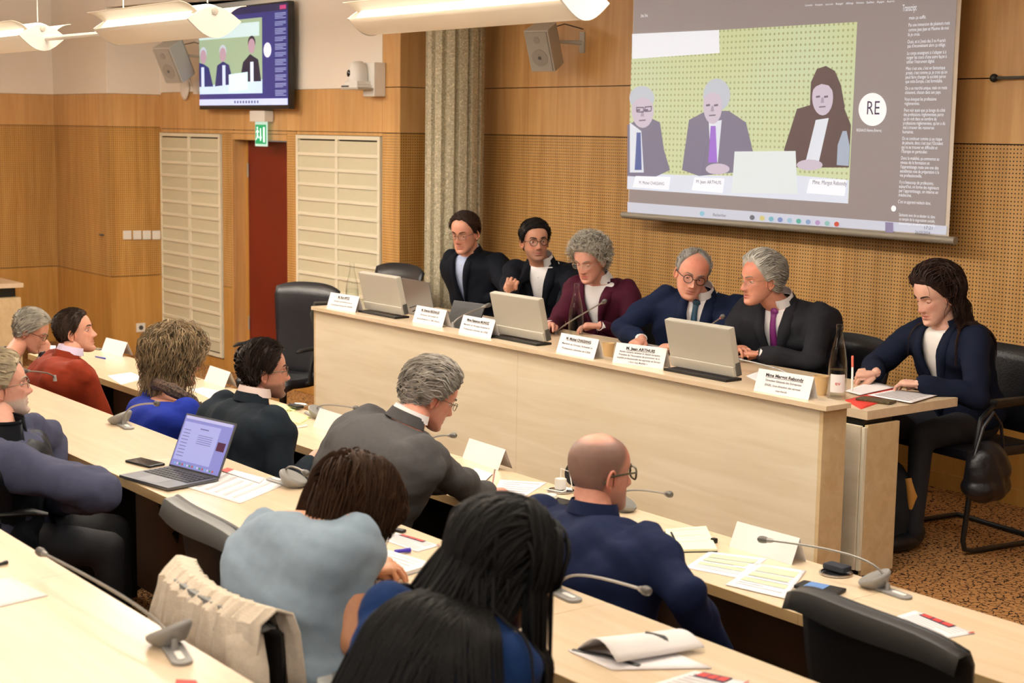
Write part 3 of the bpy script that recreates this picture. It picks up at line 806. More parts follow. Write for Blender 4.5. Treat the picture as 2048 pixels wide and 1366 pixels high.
    jb = full or bvh_me(jme)
    inv = root.matrix_basis
    def onb(bv, p, off=.005):
        hit = bv.ray_cast(p + f*.23, -f)
        return (hit[0] + f*off) if hit[0] is not None else p
    if full is None: jb = None
    if 'v' in cl:
        for sd in (1, -1):
            a_, b_, _n = A[sd]; dn = (b_-a_); P = []
            for k in range(15):
                t = k/14; wd = np.interp(t, cl.get('lapk', [0, .12, .34, .37, 1]), cl.get('lap', [.040, .056, .070, .052, .012]))
                p = a_ + dn*t; q = p + r*sd*wd
                i0 = onb(jb, p+r*sd*-.001, .004); md_ = onb(jb, p.lerp(q, .5), .010); o1 = onb(jb, q, .005)
                P.append([i0, md_, o1])
            MB().grid(P, topm).build('lapel', None, jo, True, world=False, solid=.003) if False else None
            lb = MB().grid([[inv.inverted() @ V(c) for c in row] for row in P], topm)
            lo = lb.build('lapel', None, jo, True, solid=.003)
    if cl.get('collar', True) and not short:
        cb = MB(); ring_band(cb, TN @ Matrix.Translation((0, -.004, .0)), nr_+.010, nr_+.026, .028, -.008, cl.get('ca', 62), 360-cl.get('ca', 62), 26, cl.get('collarmat', topm))
        cb.v = [tuple(inv.inverted() @ V(p)) for p in cb.v]
        cb.build('collar', None, jo, True, solid=.004)
    if 'shirt' in cl:
        sm_ = cl['shirt']
        sb = MB(); loft_torso(sb, H, N, r, f, sw*.70, bulk*.99, slump, top=.99, belly=g('belly', 0))
        sme = remesh(sb, .014, 'shirt', 3); wrinkle(sme, .003, 40, 1, 5); sme.materials.append(sm_)
        sbv = bvh_me(sme); so = link('shirt', sme, root, True, True, ang=70)
        if cl.get('scollar', True):
            cb = MB(); TC = TN @ Matrix.Rotation(R(cl.get('ctilt', -8)), 4, 'X')
            op = cl.get('open', 16)
            ring_band(cb, TC @ Matrix.Translation((0, .002, 0)), nr_+.006, nr_+.014+cl.get('flare', .0), .050, .006, op, 360-op, 30, sm_, drop=cl.get('point', .035))
            cb.v = [tuple(inv.inverted() @ V(p)) for p in cb.v]; cb.build('shirt_collar', None, so, True, solid=.003)
        if cl.get('placket'):
            pb = MB()
            for k in range(4):
                p = onb(sbv, N - s_*(.06+.075*k), .003); pb.ell(p, .0045, None, 8, 6, WHT)
            pb.v = [tuple(inv.inverted() @ V(p)) for p in pb.v]; pb.build('button', None, so)
        if cl.get('cuffs', True):
            for side, (Sh, E, W, hd, up, pose) in arms.items():
                c0 = E.lerp(W, .90); c1 = E.lerp(W, 1.01)
                cb = MB().tube([c0, c1], [.034, .033], 14, sm_, flat=.85); cb.v = [tuple(inv.inverted() @ V(p)) for p in cb.v]
                cb.build('cuff', None, so, True, solid=.002)
        if 'tie' in cl:
            P = []; 
            for k in range(16):
                d = .012 + (Lv+.06)*k/15; hwid = np.interp(k, [0, 1.2, 2, 15], [.017, .013, .015, .036]); 
                c_ = N - s_*d
                P.append([onb(sbv, c_-r*hwid, .006), onb(sbv, c_, .011), onb(sbv, c_+r*hwid, .006)])
            tb_ = MB().grid(P, cl['tie']); kn = N - s_*.012
            tb_.ell(onb(sbv, kn, .006), (.019, .010, .016), axes((0, 0, 0), r, f, s_), 10, 8, cl['tie'])
            tb_.build('necktie', None, root, True, world=True, solid=.004)
    # ---- legs
    lg = MB(); ld = g('legdir'); fl = V((math.cos(R(ld)), math.sin(R(ld)), 0)) if ld is not None else fw
    rl = V((fl.y, -fl.x, 0)); tm = g('trousers', mat('trousers_dark', '#1b1c22', .8))
    sh = []
    for side in (1, -1):
        hp = H + rl*side*.085 - V((0, 0, .01)); kn = hp + fl*.40 + rl*side*.04 + V((0, 0, .02)); ft = V((kn.x, kn.y, floor+.09)) + fl*g('foot', .02)
        kn.z = floor + max(.50, g('seat', .47)+.06)
        lg.caps(hp, kn, .088*bulk**.5, .062); lg.caps(kn, ft, .060, .042); sh.append(ft)
    lg.ell(H+V((0, 0, -.01)), (.165*bulk, .14, .11))
    if g('skirt'): pass
    lme = remesh(lg, .018, 'trousers', 4); wrinkle(lme, .004, 24, 1, 3); lme.materials.append(tm); link('trousers', lme, root, True, True, ang=70)
    for ft in sh:
        sb = MB().ell((0, .07, -.045), (.046, .125, .040), None, 14, 8, g('shoes', LEA)).ell((0, -.01, -.01), (.042, .055, .06), None, 12, 8, g('shoes', LEA))
        TT = Matrix.Translation(ft) @ Matrix.Rotation(math.atan2(fl.y, fl.x)-PI/2, 4, 'Z')
        sb.v = [tuple(TT @ V(p)) for p in sb.v]; sb.build('shoe', None, root, True, world=True)
    # ---- glasses
    if g('glasses'):
        kind, gmt, gr = S['glasses']; gb_ = MB(); gl = MB()
        gz = g('glz', .0); yy = .100
        for s2 in (1, -1):
            pts = []
            for k in range(25):
                a = 2*PI*k/24
                if kind == 'round': px, pz = math.cos(a)*.0225, math.sin(a)*.021
                else:
                    px = math.copysign(abs(math.cos(a))**.55, math.cos(a))*.0255; pz = math.copysign(abs(math.sin(a))**.6, math.sin(a))*(.018 if kind == 'rect' else .0145)
                pts.append(T @ V((s2*.0325+px, yy-.004*abs(px+s2*.02)/.02*1.0, gz+pz)))
            if kind != 'rimless': gb_.tube(pts, gr, 6, gmt)
            gl.add(pts[:-1], [tuple(range(24))], LENS)
            gb_.tube([T @ V(q) for q in ((s2*.058, yy-.008, gz+.006), (s2*.068, yy-.020, gz+.007), (s2*.079, .02, gz+.005), (s2*.080, -.012, gz+.001), (s2*.077, -.030, gz-.022))], gr*1.05, 6, gmt)
            gb_.tube([T @ V(q) for q in ((0, yy+.003, gz+.004), (s2*.006, yy+.001, gz+.004), (s2*.0115, yy-.002, gz+.001))], gr, 6, gmt)
        go = gb_.build('glasses', None, root, True, world=True)
        gl.v = [tuple(inv.inverted() @ V(p)) for p in gl.v]; gl.build('lens', None, go)
    # ---- hair
    hr = g('hair')
    if hr:
        hmm = hr['mat']; mk = hair_mask(X, Y, Z, hr['style'], hr.get('top'))
        if hr.get('maskfn'): mk = mk*hr['maskfn'](X, Y, Z)
        vol = hr.get('vol', .010)
        th_ = vol*(.45+.55*sm(Z, -.07, .06)) if not callable(vol) else vol(X, Y, Z)
        cen = np.stack([X*0, Y*0-.005, Z*0+.01], -1); Pn = np.stack([X, Y, Z], -1)-cen; Pn /= np.linalg.norm(Pn, axis=-1, keepdims=True)+1e-9
        rngs = np.sin(X*170+Y*90)*np.sin(Y*140-Z*110)*.5+.5
        dd = np.where(mk > .02, th_*mk*(1+.25*(rngs-.5))+.0012*mk, 0) - .004*(1-mk)
        P2 = np.stack([X, Y, Z], -1) + Pn*dd[..., None]
        hbm = MB(); keep = mk > .001
        fs2 = [q for q in fs if any(keep.ravel()[i] for i in q)]
        hv = [V(p) for p in P2.reshape(-1, 3)]
        hbm.add([T @ p for p in hv], fs2, hmm)
        rb = BVHTree.FromPolygons(hv, fs2)
        idx = [i for i in np.nonzero((mk.ravel() > .55))[0] if random.random() < .5]
        if hr.get('rootfn'): idx = [i for i in idx if hr['rootfn'](*hv[i])]
        cv = V((0, -.005, .01)); roots = [(hv[i], (hv[i]-cv).normalized()) for i in idx]
        body_bv = bvh_me(jme) if hr.get('collide') else None
        if body_bv is not None:
            jw = [inv @ v.co for v in jme.vertices]; body_bv = BVHTree.FromPolygons(jw, [tuple(p.vertices) for p in jme.polygons])
        for ps in hr.get('passes', []):
            ps = dict(ps); fn = ps.pop('flow'); lat_ = ps.pop('lat', 0); ps['gdw'] = (-s_ - f*.35 + r*lat_ if ps.pop('spine', 0) else None); rf = ps.pop('roots', None)
            rr = [q for q in roots if rf(*q[0])] if rf else roots
            strands(hbm, T, rr, fn, m=hmm, bvh=rb, bodybvh=body_bv, **ps)
        # drop unused vertices
        hmesh = hbm.mesh('hair'); bm = bmesh.new(); bm.from_mesh(hmesh)
        bmesh.ops.delete(bm, geom=[v for v in bm.verts if not v.link_faces], context='VERTS'); bm.to_mesh(hmesh); bm.free()
        link('hair', hmesh, root, True, True, ang=80)
    ex = dict(root=root, T=T, N=N, r=r, f=f, s=s_, arms=arms, jme=jme, H=H)
    return ex
def hint(p): return p
def worldm(name, col, **k): return mat(name, col, **k)
# ---------------------------------------------------------------- desks
def slab_row(label, x0, x1, yn, yf, z, floor, seams, front):
    """a continuous desk: laminate tops with seams, front panel, supports"""
    t = thing('conference_desk', label, 'desk', ((x0+x1)/2, (yn+yf)/2, floor))
    xs = [x0]+sorted(s for s in seams if x0 < s < x1)+[x1]
    for a, c in zip(xs[:-1], xs[1:]):
        o = MB().box((a+.0008, yn+.004, z-.035), (c-.0008, yf, z)).build('desktop', WD, t, world=True, bevel=.002)
        MB().box((a+.0008, yn, z-.035), (c-.0008, yn+.004, z-.0005)).build('front_edge', WDE, t, world=True)
    MB().box((x0+.02, yf-.06, floor+.05), (x1-.02, yf-.035, z-.035)).build('modesty_panel', front, t, world=True)
    x = x0+.3
    while x < x1:
        MB().box((x, yn+.10, floor), (x+.05, yf-.06, z-.035)).build('support', BLK, t, world=True, bevel=.004); x += 1.25
    return t
DKF = mat('desk_front_brown', '#5d4634', .55, var=.1, scale=3)
Y1F, Y1N = 3.945, 3.47; Y2F, Y2N = 2.763, 2.288; Y3F, Y3N = 1.50, 1.02
slab_row('long pale audience desk nearest the speakers, with blank name tents on it', -9.5, 1.2, Y1N, Y1F, Z1, FLO,
         [onz(1590, 1229, Z1).x, onz(1590, 1229, Z1).x-2.4, onz(1590, 1229, Z1).x-4.8, onz(1590, 1229, Z1).x+1.6], DKF)
s2 = onz(200, 934.7, Z2).x; s2b = onz(73, 804, Z2).x
slab_row('long pale audience desk carrying the open laptop, middle of the three rows', -9.0, 1.2, Y2N, Y2F, Z2, F2, [s2b, s2, s2+2.4, s2+4.2], DKF)
slab_row('pale audience desk across the bottom left corner of the photo', -8.0, .2, Y3N, Y3F, Z3, F3, [onz(60, 1160, Z3).x, -1.6], DKF)
for (a, z0) in ((2.70, FLO), (1.44, F2)): pass

# speakers' table: tall counter in front, desk behind, end block
ct = thing('speakers_counter', 'long cream laminate counter front of the speakers table', 'counter', (-6.2, 4.87, 0))
xl, xr = -8.243, -4.115; xj = ony(1034, 800, 4.81).x
zc = .80
for a, c in ((xl, xj), (xj, xr)):
    MB().box((a, 4.79, zc-.022), (c, 4.945, zc)).build('counter_top', WD, ct, world=True, bevel=.0015)
    MB().box((a+(.02 if a == xl else .0006), 4.81, FLO+.0), (c-.0006 if c == xj else c-.05, 4.835, zc-.022)).build('front_panel', WC, ct, world=True, bevel=.0015)
MB().box((xr-.05, 4.81, FLO+.0), (xr-.03, 4.955, zc-.022)).build('end_panel', WCE, ct, world=True, bevel=.0015)
MB().box((xl+.0, 4.81, FLO+.0), (xl+.02, 4.945, zc-.022)).build('end_panel', WCE, ct, world=True, bevel=.0015)
dk = thing('speakers_desk', 'pale laminate desk of the speakers behind the tall counter front', 'desk', (-6.2, 5.4, 0))
MB().box((-8.24, 5.117, .70), (-4.17, 5.735, .74)).build('desktop', WD, dk, world=True, bevel=.002)
MB().box((-8.24, 4.95, .70), (-4.33, 5.115, .735)).build('cable_shelf', WCE, dk, world=True)
MB().box((-4.55, 5.10, .045), (-4.19, 5.118, .672)).build('block_front', WC, dk, world=True, bevel=.002)
MB().box((-4.185, 5.105, .045), (-4.17, 5.122, .668)).build('corner_strip', GRF, dk, world=True)
MB().box((-4.188, 5.126, .02), (-4.17, 5.335, .676)).build('block_side', WCE, dk, world=True, bevel=.002)
MB().box((-4.6, 5.13, .0), (-4.2, 5.32, .70)).build('block_core', BLK, dk, world=True)
MB().box((-8.15, 5.45, .12), (-4.6, 5.47, .70)).build('modesty_panel', DKP, dk, world=True)
for x in (-8.1, -6.8, -5.6): MB().box((x, 5.2, 0), (x+.05, 5.6, .70)).build('support', BLK, dk, world=True)

# desk at the far left edge
q = onz(47, 566, .47); ds = thing('side_desk', 'pale desk with dark recess at the far left edge, before the wooden wall', 'desk', (q.x-.6, q.y, FLO))
MB().box((q.x-.8, q.y-.45, .43), (q.x, q.y, .47)).build('desktop', WD, ds, world=True, bevel=.003)
MB().box((q.x-.8, q.y-.42, .34), (q.x-.10, q.y-.04, .43)).build('recess', BLK, ds, world=True)
MB().box((q.x-.8, q.y-.44, FLO), (q.x-.02, q.y-.02, .34)).build('body', WCE, ds, world=True, bevel=.003)

# ---------------------------------------------------------------- chairs
def task_chair(label, loc, rz, arms=False, tall=.0, group=None, rim=True, col=None, w=.24, leather=False):
    """seat faces local +Y"""
    t = thing('office_chair', label, 'chair', loc, rz, group); bm_ = LEA if leather else BLK
    P = []
    n = 16; zt = .86+tall
    for k in range(9):
        v = k/8; z = .42+(zt-.42)*v; row = []
        for i in range(n+1):
            u = i/n*2-1; ww = w*(.80+.20*math.sin(min(v*1.2, 1)*PI/2))
            y = -.245-.09*v+.055*u*u*(.4+.6*v) - .02*math.sin(v*PI) - (.03*(v-.85)/.15 if v > .85 else 0)
            row.append((u*ww*(1-.10*(1-v)), y, z - .03*abs(u)**4*(v > .9) + .012*(1-u*u)*(v > .9)))
        P.append(row)
    MB().grid(P).build('backrest', bm_, t, True, solid=-.018)
    if rim:
        top = [V(p)+V((0, .016, .004)) for p in P[-1]]; inn = [V(p)+V((0, -.028, -.002)) for p in P[-1]]; low = [V(p)+V((0, -.044, -.046-.02*(1-(i_/8-1)**2))) for i_, p in enumerate(P[-1])]
        MB().grid([top, inn, low]).build('top_rim', col or mat('chair_rim_grey', '#5c5c5a', .5), t, True, solid=.006)
    s = MB(); rr = []
    for k in range(7):
        v = k/6; row = []
        for i in range(13):
            u = i/12*2-1; row.append((u*.235*(1-.12*(2*v-1)**2), -.22+.46*v, .47-.03*(v > .9)+.015*u*u-.012*math.sin(v*PI)))
        rr.append(row)
    s.grid(rr).build('seat', bm_, t, True, solid=-.06)
    MB().tube([(0, -.02, .40), (0, -.02, .10)], .028, 10, BLK).build('gas_column', None, t, True)
    MB().tube([(0, -.05, .40), (0, -.22, .39), (0, -.29, .52)], [.03, .028, .02], 8, BLK).build('back_bracket', None, t, True)
    for k in range(5):
        a = 2*PI*k/5+.3; e = V((math.cos(a)*.29, math.sin(a)*.29-.02, .075))
        l = MB().tube([(0, -.02, .11), e], [.025, .016], 8, BLK).build('base_arm', None, t, True)
        MB().lathe([(.001, -.012), (.028, -.012), (.03, 0), (.028, .012), (.001, .012)], 14, BLK, Matrix.Translation((e.x, e.y, .03)) @ Matrix.Rotation(a, 4, 'Z') @ Matrix.Rotation(PI/2, 4, 'X')).build('castor', None, l, True)
    if arms:
        for sd in (1, -1):
            x = sd*.275
            MB().tube([(sd*.20, .02, .43), (x, .03, .45), (x, .02, .56), (x, -.02, .66)], [.016, .016, .015, .014], 8, BLK).build('arm_post', None, t, True)
            MB().tube([(x, .17, .672), (x, .12, .682), (x, -.12, .682), (x, -.19, .67)], [.012, .026, .026, .012], 10, BLK, flat=.5).build('armrest', None, t, True)
    return t
def loop_chair(label, loc, rz, group=None, back=.90):
    """cantilever conference chair, black frame with padded back"""
    t = thing('cantilever_chair', label, 'chair', loc, rz, group)
    for sd in (1, -1):
        x = sd*.27
        MB().tube([(x, -.26, .015), (x, -.1, .015), (x, .20, .015), (x, .25, .03), (x, .262, .07), (x, .235, .30), (x, .215, .52), (x, .19, .63), (x, .12, .68), (x, -.05, .685), (x, -.20, .67)], .0125, 10, BLK).build('side_frame', None, t, True)
        MB().box((x-.025, -.20, .685), (x+.025, .12, .712)).build('armrest', BLK, t, bevel=.01)
        MB().tube([(x, -.20, .67), (sd*.25, -.25, .70), (sd*.24, -.30, back)], .011, 8, BLK).build('back_post', None, t, True)
    MB().tube([(-.27, -.26, .015), (.27, -.26, .015)], .0125, 10, BLK).build('rear_bar', None, t, True)
    MB().tube([(-.26, .215, .44), (.26, .215, .44)], .0125, 10, BLK).build('front_bar', None, t, True)
    MB().box((-.24, -.22, .43), (.24, .24, .48)).build('seat', LEA, t, bevel=.018)
    P = [[(u/6*.245, -.25-.07*v/5-.02*(1-(u/6)**2), .50+(back-.50)*v/5) for u in range(-6, 7)] for v in range(6)]
    MB().grid(P).build('backrest', LEA, t, True, solid=-.035)
    return t

# ---------------------------------------------------------------- the speakers
SUITN = mat('navy_suit', '#131722', .85, var=.08, scale=40, spec=.12, bump=.06, bscale=400)
SUITK = mat('black_navy_suit', '#10131b', .85, var=.08, scale=40, spec=.12, bump=.06, bscale=400)
SUITB = mat('blue_suit', '#141d36', .82, var=.08, scale=40, spec=.12, bump=.06, bscale=400)
SUITG = mat('charcoal_suit', '#26262b', .85, var=.08, scale=40, spec=.12, bump=.06, bscale=400)
SUITW = mat('woman_navy_jacket', '#141a2c', .85, var=.08, scale=40, spec=.12, bump=.06, bscale=400)
VELV = mat('burgundy_velvet', '#3f0a20', .8, spec=.2, var=.2, scale=14)
SHW = mat('white_shirt', '#e6e3e4', .8); SHB = mat('light_blue_shirt', '#b6c3e2', .8, var=.05, scale=60)
KNW = mat('white_knit_top', '#e9e4df', .85)
TIEB = mat('teal_dotted_tie', '#24465c', .6, var=.3, scale=220); TIEP = mat('purple_tie', '#7c2b73', .45, var=.08, scale=90)
HBR = hair_mat('hair_dark_brown', '#2b1b14'); HBL = hair_mat('hair_near_black', '#17110f'); HGC = hair_mat('hair_grey_curls', '#a19b90', var=.3)
HGW = hair_mat('hair_silver', '#a9a59d', var=.25); HGS = hair_mat('hair_steel_grey', '#84807c', var=.3); HLB = hair_mat('hair_long_brown', '#2a1a15')
FRB = mat('black_spectacle_frame', '#15120f', .3); FRM = mat('metal_spectacle_frame', '#6b6152', .3, .8); FRT = mat('tortoise_frame', '#3a3020', .35)
def back(p): return (0, -.8, -.35 if p.y < 0 else .25)
def sweep(p): return (.75, -.45, .15-.9*max(0, abs(p.x)-.05)/.04)
def sweepl(p): return (-.75, -.45, .15-.9*max(0, abs(p.x)-.05)/.04)
def down(p):
    return (math.copysign(.5, p.x) if abs(p.x) > .004 else .3, -.45, .1 if p.z > .08 else -1.0)
def wild(p): return (p.x*8+random.gauss(0, .6), p.y*8+random.gauss(0, .6), (p.z-.02)*5+random.gauss(0, .5))
def shortpass(flow, n=900, steps=5, ds=.011, r=.0024, lift=.003, **k):
    return [dict(flow=flow, n=n, steps=steps, ds=ds, r0=r, lift=lift, follow=.75, **k)]
ZD_ = .74
# 1 man with blue shirt behind the laptop
P1 = person(dict(label='man in dark navy suit and open light blue shirt, first speaker, behind a laptop', head=(930, 466, 5.98), N=(940, 503, 6.05), dir=(-66, 12, 0), torso=-82,
    hs=1.08, sw=.20, bulk=1.04, neck=(0, -.05, -.20), hip=(0, -.16), clothes=dict(mat=SUITK, v=(.33, .060), shirt=SHB, open=26, placket=True, point=.04),
    R=dict(w=(988, 598, .79, 'z'), pose='flat'), L=dict(w=(1040, 594, .80, 'z'), pose='rest', pole=(.8, -.1, -1), hd=(-.9, -.35, 0)), skincol='#c98f77', lid=-5, gaze=-.2, gazez=-.3, nose=1.0, blush=.4, browcol='#2b1b14',
    glasses=('rect', FRM, .0014), hair=dict(mat=HBR, style='reced', vol=.013, passes=shortpass(sweep))))
# 2 bearded man, right hand raised
P2 = person(dict(label='man in black suit and white shirt with round glasses, second speaker, one hand raised', head=(1070, 482, 5.98), N=(1085, 524, 6.05), dir=(-24, 0, 3), torso=-58,
    hs=1.05, sw=.185, neck=(0, -.04, -.20), hip=(0, -.16), clothes=dict(mat=SUITK, v=(.36, .062), shirt=SHW, open=28, placket=True, point=.045),
    R=dict(w=(1022, 592, 5.62, 'y'), pose='raised', hd=(.2, -.1, 1), up=(.6, -.8, .1), pole=(.9, .1, -1)), L=dict(w=(1120, 640, .79, 'z'), pose='rest'), skincol='#bb866d', lid=16, nose=1.15,
    beard=('#4a3a32', .38), browcol='#15100e', glasses=('round', FRB, .0020), hair=dict(mat=HBL, style='normal', vol=.014, passes=shortpass(sweepl))))
# 3 woman with grey curls
P3 = person(dict(label='woman with grey curly hair and burgundy velvet jacket over white shirt, head bent down', head=(1180, 520, 5.84), N=(1200, 560, 5.95), dir=(-74, 20, 0), torso=-70,
    hs=1.04, fem=True, sw=.165, bulk=.96, neck=(0, -.07, -.185), hip=(0, -.17), clothes=dict(mat=VELV, v=(.30, .075), shirt=SHW, open=32, point=.06, flare=.012, name='jacket', fold=.007),
    R=dict(w=(1100, 650, .79, 'z'), pose='rest'), L=dict(w=(1200, 652, .79, 'z'), pose='rest', hd=(-.6, -.6, 0)), skincol='#c58f7c', lid=-12, gazez=-.3, browcol='#7a6a5c', nose=1.05,
    glasses=('oval', mat('pale_gold_frame', '#b3a186', .3, .6), .0011),
    hair=dict(mat=HGC, style='normal', vol=.020, passes=[dict(flow=wild, n=1500, steps=7, ds=.008, r0=.0024, lift=.014, follow=.8, curl=(.010, 1.05), jitter=.9, lenvar=.6)])))
# 4 balding man, round dark glasses, blue tie
P4 = person(dict(label='balding man in navy blue suit and teal tie with round dark glasses, looking down sideways', head=(1384, 548, 5.80), N=(1402, 588, 5.9), dir=(-36, 14, -12), torso=-60,
    hs=1.06, sw=.20, bulk=1.08, belly=.12, neck=(.0, -.06, -.185), hip=(.04, -.18), clothes=dict(mat=SUITB, v=(.36, .050), shirt=SHW, open=8, tie=TIEB, point=.03),
    R=dict(w=(1283, 678, .80, 'z'), pose='rest', hd=(.35, -.9, -.25), pole=(1, .1, -.6)), L=dict(w=(1352, 694, .79, 'z'), pose='rest', hd=(-1, -.15, -.1), pole=(.8, .2, -1)), skincol='#cb917b', ruddy=True, lid=4, gaze=.3, gazez=-.2, nose=1.2, wide=1.03, jaw=.06,
    browcol='#6b6058', glasses=('round', FRB, .0022), hair=dict(mat=HGS, style='bald', vol=.010, passes=shortpass(back, 500, 4))))
# 5 older man, purple tie, speaking
P5 = person(dict(label='white-haired man in charcoal suit and purple tie speaking, head turned to the left', head=(1521, 560, 5.84), N=(1562, 604, 5.96), dir=(-104, 4, 0), torso=-74,
    hs=1.06, sw=.20, bulk=1.08, neck=(.0, -.07, -.175), hip=(0, -.20), clothes=dict(mat=SUITG, v=(.37, .055), shirt=SHW, open=10, tie=TIEP, point=.04),
    R=dict(w=(1470, 700, .79, 'z'), pose='rest', pole=(.8, .1, -1)), L=dict(w=(1520, 708, .79, 'z'), pose='rest', hd=(-.95, -.3, -.1), pole=(1, .1, -.7)), skincol='#c68a72', ruddy=True, lid=14, gaze=0, nose=1.25, jaw=.08,
    browcol='#6f665c', glasses=('rimless', mat('thin_metal_frame', '#8f8676', .3, .9), .0009), iris='grey',
    hair=dict(mat=HGW, style='reced', vol=.022, passes=[dict(flow=back, n=900, steps=9, ds=.012, r0=.003, lift=.007, follow=.8, wav=.003)])))
# 6 young woman writing
P6 = person(dict(label='young woman with long dark brown hair and navy jacket writing at the table end', head=(1872, 590, 5.93), N=(1888, 648, 5.98), dir=(-103, 20, 0), torso=-98,
    hs=1.08, fem=True, sw=.165, bulk=.95, neck=(0, -.06, -.185), hip=(0, -.17), clothes=dict(mat=SUITW, v=(.40, .062), shirt=KNW, scollar=False, cuffs=False, collar=True, lap=[.03, .05, .06, .05, .012]),
    R=dict(w=(1752, 745, .80, 'z'), pose='grip', hd=(-.75, -.65, -.2), pole=(1, .1, -.6), up=(.3, -.5, .8)), L=dict(w=(1838, 768, .79, 'z'), pose='rest', hd=(-.95, -.1, -.08), pole=(.8, .2, -1)), skincol='#d3a48f', lid=-10, gazez=-.3, browcol='#2a1a15', skirt=True,
    hair=dict(mat=HLB, style='normal', vol=.017, collide=True, passes=[dict(flow=lambda p: (math.copysign(.25, p.x), -.9, .05) if p.z > .045 else (math.copysign(.3, p.x), -.35, -1.0), roots=lambda x, y, z: y < .02, n=2200, steps=30, ds=.0155, r0=.0028, lift=.010, follow=.86, grav=1.3, jitter=.25, wav=.006, fall=-.05, lenvar=.25),
        dict(flow=back, n=900, steps=26, ds=.015, r0=.003, lift=.012, follow=.86, grav=1.6, jitter=.2, wav=.008, fall=-.05, lenvar=.2)])))
# ---------------------------------------------------------------- the audience
SUITDK = mat('dark_slate_suit', '#1d242c', .85, var=.08, scale=40, spec=.12, bump=.06, bscale=400)
SUITGR = mat('grey_suit', '#4b4a4b', .85, var=.06, scale=60, spec=.12, bump=.06, bscale=400)
SUITBL = mat('bright_navy_suit', '#18213f', .8, var=.08, scale=40, spec=.12, bump=.06, bscale=400)
RUST = mat('rust_velvet_jacket', '#7d2a14', .75, spec=.15, var=.15, scale=20)
BLUK = mat('royal_blue_knit', '#1c2f8f', .85, spec=.15, var=.08, scale=50, bump=.2, bscale=500)
TEE = mat('pale_blue_tshirt', '#8496a6', .9, var=.06, scale=30)
SLT = mat('slate_blue_shirt', '#43465c', .85, spec=.15, var=.06, scale=40)
VEST = mat('black_quilted_vest', '#14171c', .5, spec=.15, var=.1, scale=10)
BLT = mat('deep_blue_top', '#15305f', .85, spec=.15, var=.1, scale=30)
LIL = mat('lilac_shirt', '#d7cbe6', .8); PNK = mat('pale_pink_shirt', '#dcc9c4', .8)
# black blouse with little white rings
DOT = mat('black_ring_print', '#17161a', .85); nt = DOT.node_tree; L = nt.links.new
tc = nd(nt, 'ShaderNodeTexCoord'); v1 = nd(nt, 'ShaderNodeTexVoronoi'); v1.inputs['Scale'].default_value = 34; v1.inputs['Randomness'].default_value = .6; L(tc.outputs['Object'], v1.inputs['Vector'])
s1_ = nd(nt, 'ShaderNodeMath', operation='SUBTRACT'); L(v1.outputs['Distance'], s1_.inputs[0]); s1_.inputs[1].default_value = .27
s2_ = nd(nt, 'ShaderNodeMath', operation='ABSOLUTE'); L(s1_.outputs[0], s2_.inputs[0]); s3_ = nd(nt, 'ShaderNodeMath', operation='LESS_THAN'); L(s2_.outputs[0], s3_.inputs[0]); s3_.inputs[1].default_value = .075
mx = nd(nt, 'ShaderNodeMix', data_type='RGBA'); L(s3_.outputs[0], mx.inputs[0]); mx.inputs[6].default_value = (*lin('#17161a'), 1); mx.inputs[7].default_value = (*lin('#b9b0a2'), 1)
L(mx.outputs[2], nt.nodes['Principled BSDF'].inputs['Base Color'])
SCF = mat('patterned_scarf', '#4a3a30', .9, var=.9, scale=90)
HLG = hair_mat('hair_light_grey', '#a59f93', var=.3); HSB = hair_mat('hair_short_brown', '#33261d'); HCU = hair_mat('hair_curly_greybrown', '#7d6a50', var=.55)
HDK = hair_mat('hair_dark', '#231814'); HIR = hair_mat('hair_iron_grey', '#98928a', var=.4); HBO = hair_mat('hair_bob_brown', '#3a2618'); HBK = hair_mat('braids_black', '#080708', var=.2)
HSD = hair_mat('hair_sandy_grey', '#a89b82', var=.25)
def fwdrop(p): return (math.copysign(.25, p.x), .35 if p.z > .06 else -.1, -.2 if p.z > .08 else -1)
def bob(p): return (math.copysign(.6, p.x), -.15, .0 if p.z > .09 else -1.0)
def bobb(p): return (p.x*6, p.y*3, .1 if p.z > .09 else -1.0)
def aud(**k):
    d = dict(floor=FLO, seat=.45, neck=(0, -.05, -.19), hip=(0, -.10), torso=88); d.update(k); return person(d)
A1 = aud(label='woman with short light grey hair and ring-print blouse resting her cheek on one hand', head=(62, 662, 3.30), N=(24, 716, 3.15), dir=(58, 26, 0), torso=72, fem=True, sw=.165,
    hip=(0, -.28), neck=(0, -.10, -.17), clothes=dict(mat=DOT, name='blouse', collar=False, ttop=.98, sleeve=(.06, .05, .04)),
    R=dict(w=(88, 712, 3.38, 'y'), pose='rest', hd=(-.35, .15, 1), up=(.9, .3, .2), pole=(.3, .5, -1)), L=dict(w=(30, 745, 3.6, 'y'), pose='rest'),
    skincol='#c88e77', lid=-5, browcol='#8a8074', glasses=('oval', FRT, .0016), hair=dict(mat=HLG, style='normal', vol=.014, passes=shortpass(sweep, 1000, 7, r=.0026, lift=.006)))
A2 = aud(label='man with short brown hair in rust-red velvet jacket seen in profile', head=(150, 664, 3.16), N=(138, 714, 3.08), dir=(58, -10, 0), torso=86, sw=.195, bulk=1.05,
    clothes=dict(mat=RUST, fold=.006, collarmat=RUST), skincol='#cf9880', lid=14, browcol='#3a2b20', nose=1.1,
    shirt=1, hair=dict(mat=HSB, style='normal', vol=.010, passes=shortpass(sweep, 800, 4)))
